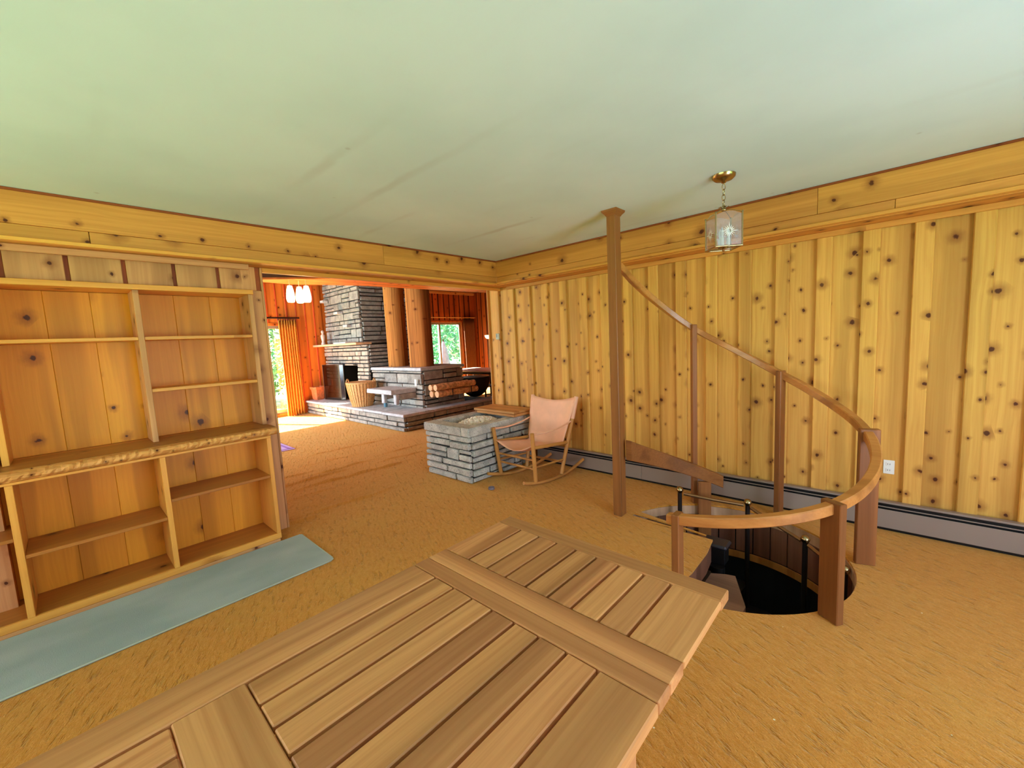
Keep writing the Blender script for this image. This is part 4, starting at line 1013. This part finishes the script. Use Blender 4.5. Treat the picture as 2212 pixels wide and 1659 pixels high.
# log columns on the stone mass
for k, (x, y, r) in enumerate(((-7.65, 4.80, .205), (-6.84, 4.82, .235))):
    c = thing('log_column', ('slimmer' if k == 0 else 'thicker') + ' peeled tree trunk column standing on the stone mass', 'column', (x, y, 1.069))
    mb = MB(); n = 28; secs = []
    rr = random.Random(40+k); ph = [rr.uniform(0, 6.28) for _ in range(6)]
    for j in range(25):
        z = 1.0695+(ZFAR-1.071)*j/24; sec = []
        for i in range(n):
            a = 2*PI*i/n; q = r*(1+.02*math.sin(3*a+ph[0]+z*.6)+.012*math.sin(7*a+ph[1]+z*1.1)-.05*math.exp(-((math.sin((a-2.2-ph[2]*.02-.06*math.sin(z*3+ph[3]))/2))/.045)**2))
            sec.append((x+q*math.cos(a), y+q*math.sin(a), z))
        secs.append(sec)
    mb.strip(secs, True, True).build('trunk', wood('peeled_trunk', 'Z', 'X', (206, 134, 66), (146, 84, 34), .25, .8, .1, .85, fine=.45, stripe=.7, gcon=1.0), c)
# black kettle bowl at the end of the hearth
bwl = thing('fire_bowl', 'large black rounded metal bowl standing at the end of the stone hearth', 'bowl', (-6.62, 5.98, HZ))
prof = [(.001, HZ+.004)] + [(.33*math.sin(t*PI/2/10), HZ+.004+.40*(1-math.cos(t*PI/2/10))) for t in range(1, 11)] + [(.34, HZ+.42), (.33, HZ+.44), (.31, HZ+.43), (.001, HZ+.39)]
MB().lathe(prof, (-6.62, 5.98, 0), 28).build('shell', BLACK, bwl)
MB().lathe([(.335, HZ+.435), (.348, HZ+.44), (.335, HZ+.447)], (-6.62, 5.98, 0), 28).build('rim', BLACK, bwl)

# ------------------------------------------------------------------ pendants, curtains, dining corner
PD = [(-6.02, 2.20), (-6.07, 2.34), (-5.945, 2.385)]
for k, (x, y) in enumerate(PD):
    lab = 'lit opal glass pendant lamp in the cluster of three beyond the opening'
    p = thing('pendant_lamp', lab, 'lamp', (x, y, 2.146), 'cluster of pendant lamps')
    MB().tube([(x, y, 2.369), (x, y, 2.4495)], .004, 6).build('cord', plain('cream_cord', (236, 214, 160), .5), p)
    MB().lathe([(.034, 2.146), (.042, 2.149), (.052, 2.18), (.054, 2.21), (.050, 2.26), (.040, 2.32), (.030, 2.358), (.027, 2.366), (.006, 2.37)], (x, y, 0), 20).build('glass_shade', SHADE, p)
    ld = bpy.data.lights.new('pendant_bulb', 'POINT'); ld.energy = 14; ld.color = (1, .78, .48); ld.shadow_soft_size = .07
    lo = bpy.data.objects.new('pendant_bulb', ld); COL.objects.link(lo); lo.location = (x, y, 2.07)
def curtain(name, lab, x, y0, y1, z0, z1, folds, amp, mat, flare=0.0):
    root = thing(name, lab, 'curtain', (x, (y0+y1)/2, z0)); n = folds*10; rows = []
    for j in range(13):
        t = j/12; z = z0+(z1-z0)*t; row = []
        for i in range(n+1):
            u = i/n; w = 1+flare*(1-t)
            y = (y0+y1)/2 + (u-.5)*(y1-y0)*w + .006*math.sin(t*5+u*9)
            row.append((x + amp*(1-.35*t)*math.sin(2*PI*folds*u+.4*math.sin(3*t)), y, z))
        rows.append(row)
    MB().sheet(rows, .003).build('cloth', mat, root)
    for i in range(folds+1):
        y = y0+(y1-y0)*i/folds; MB().tube([(x, y, z1-.02), (x+.002, y, z1+.035)], .006, 5).build('hook', BLACK, root)
    return root
curtain('gold_curtain', 'gold pleated curtain gathered beside the sunny glass door', -10.24, 3.42, 3.80, .015, 2.20, 7, .05, CURTAIN, .03)
curtain('brown_curtain', 'brown pleated curtain gathered beside the far glass door', -10.24, 8.93, 9.38, .015, 2.255, 9, .035, BROWNCURTAIN)
for nm, y0, y1, z, lab in (('curtain_rod', .8, 3.88, 2.255, 'dark curtain rod above the sunny glass door'), ('curtain_rod', 6.5, 9.45, 2.30, 'thin curtain rod above the far glass door')):
    r = thing(nm, lab, 'curtain rod', (-10.25, (y0+y1)/2, z))
    MB().tube([(-10.24, y0, z), (-10.24, y1, z)], .02 if y0 < 2 else .012, 8).build('rod', DARKWOOD if y0 < 2 else greypine('Y', 'Z'), r)
    for y in (y0+.05, y1-.05): MB().box(-10.338, -10.262, y-.012, y+.012, z-.012, z+.012, .002).build('bracket', BLACK, r)
dt = thing('dining_table', 'dark dining table with a pale top in front of the far glass door', 'table', (-8.3, 7.9, 0))
MB().box(-9.35, -7.45, 7.30, 8.45, .715, .74, .008).build('top', plain('pale_table_top', (186, 150, 134), .25), dt)
MB().box(-9.25, -7.55, 7.4, 8.35, .64, .7145, .003).build('apron', DARKWOOD, dt)
for x in (-9.2, -7.66):
    for y in (7.44, 8.25): MB().box(x, x+.06, y, y+.06, 0.001, .6395, .004).build('leg', DARKWOOD, dt)
def dining_chair(cx, cy, rot, lab):
    root = thing('dining_chair', lab, 'chair', (cx, cy, 0), 'dining chairs'); M = Matrix.Rotation(rot, 3, 'Z')
    def bx(nm, x0, x1, y0, y1, z0, z1, b=.004):
        mb = MB().box(x0, x1, y0, y1, z0, z1, b); mb.v = [tuple(M @ Vector(p)+Vector((cx, cy, 0))) for p in mb.v]; mb.build(nm, DARKWOOD, root)
    bx('seat', -.22, .22, -.21, .21, .43, .46, .008)
    for x in (-.21, .175): bx('leg', x, x+.035, -.20, -.165, .001, .4295); bx('back_leg', x, x+.035, .175, .21, .001, .4295); bx('back_post', x, x+.035, .19, .22, .4605, 1.02)
    bx('crest_rail', -.2095, .2095, .19, .215, 1.0205, 1.09); 
    for z in (.62, .78, .90): bx('back_slat', -.174, .174, .198, .212, z, z+.05)
    for x in (-.2, .18): bx('stretcher', x, x+.02, -.16, .17, .2, .225)
dining_chair(-7.12, 7.12, math.radians(-105), 'dark wooden ladder-back dining chair at the near end of the dining table')
dining_chair(-8.0, 8.62, math.radians(4), 'dark wooden ladder-back dining chair on the far side of the dining table')
fl2 = thing('floor_lamp', 'lit torchiere floor lamp in the corner beyond the opening', 'lamp', (-9.5, 9.28, 0))
MB().lathe([(.13, .001), (.13, .015), (.02, .03), (.012, .05), (.012, 1.56), (.02, 1.58)], (-9.5, 9.28, 0), 16).build('stand', BRASSDARK, fl2)
MB().lathe([(.02, 1.5805), (.07, 1.60), (.10, 1.64), (.115, 1.70), (.11, 1.70), (.09, 1.645), (.001, 1.60)], (-9.5, 9.28, 0), 18).build('glass_bowl', LAMPGLOW, fl2)
ws = single('light_switch', MB().box(XFAR+.013, XFAR+.02, 9.40, 9.48, 1.25, 1.37, .003), plain('tan_plastic', (170, 116, 80), .5), 'tan light switch plate on the far reddish wall', 'switch')
outp = single('stone_outlet', MB().box(-6.52, -6.46, 4.395, 4.404, .74, .86, .002), WHITE, 'white outlet plate on the front of the stone mass', 'outlet')

# ------------------------------------------------------------------ tidy
for o in bpy.data.objects:
    if '_base' in o: del o['_base']
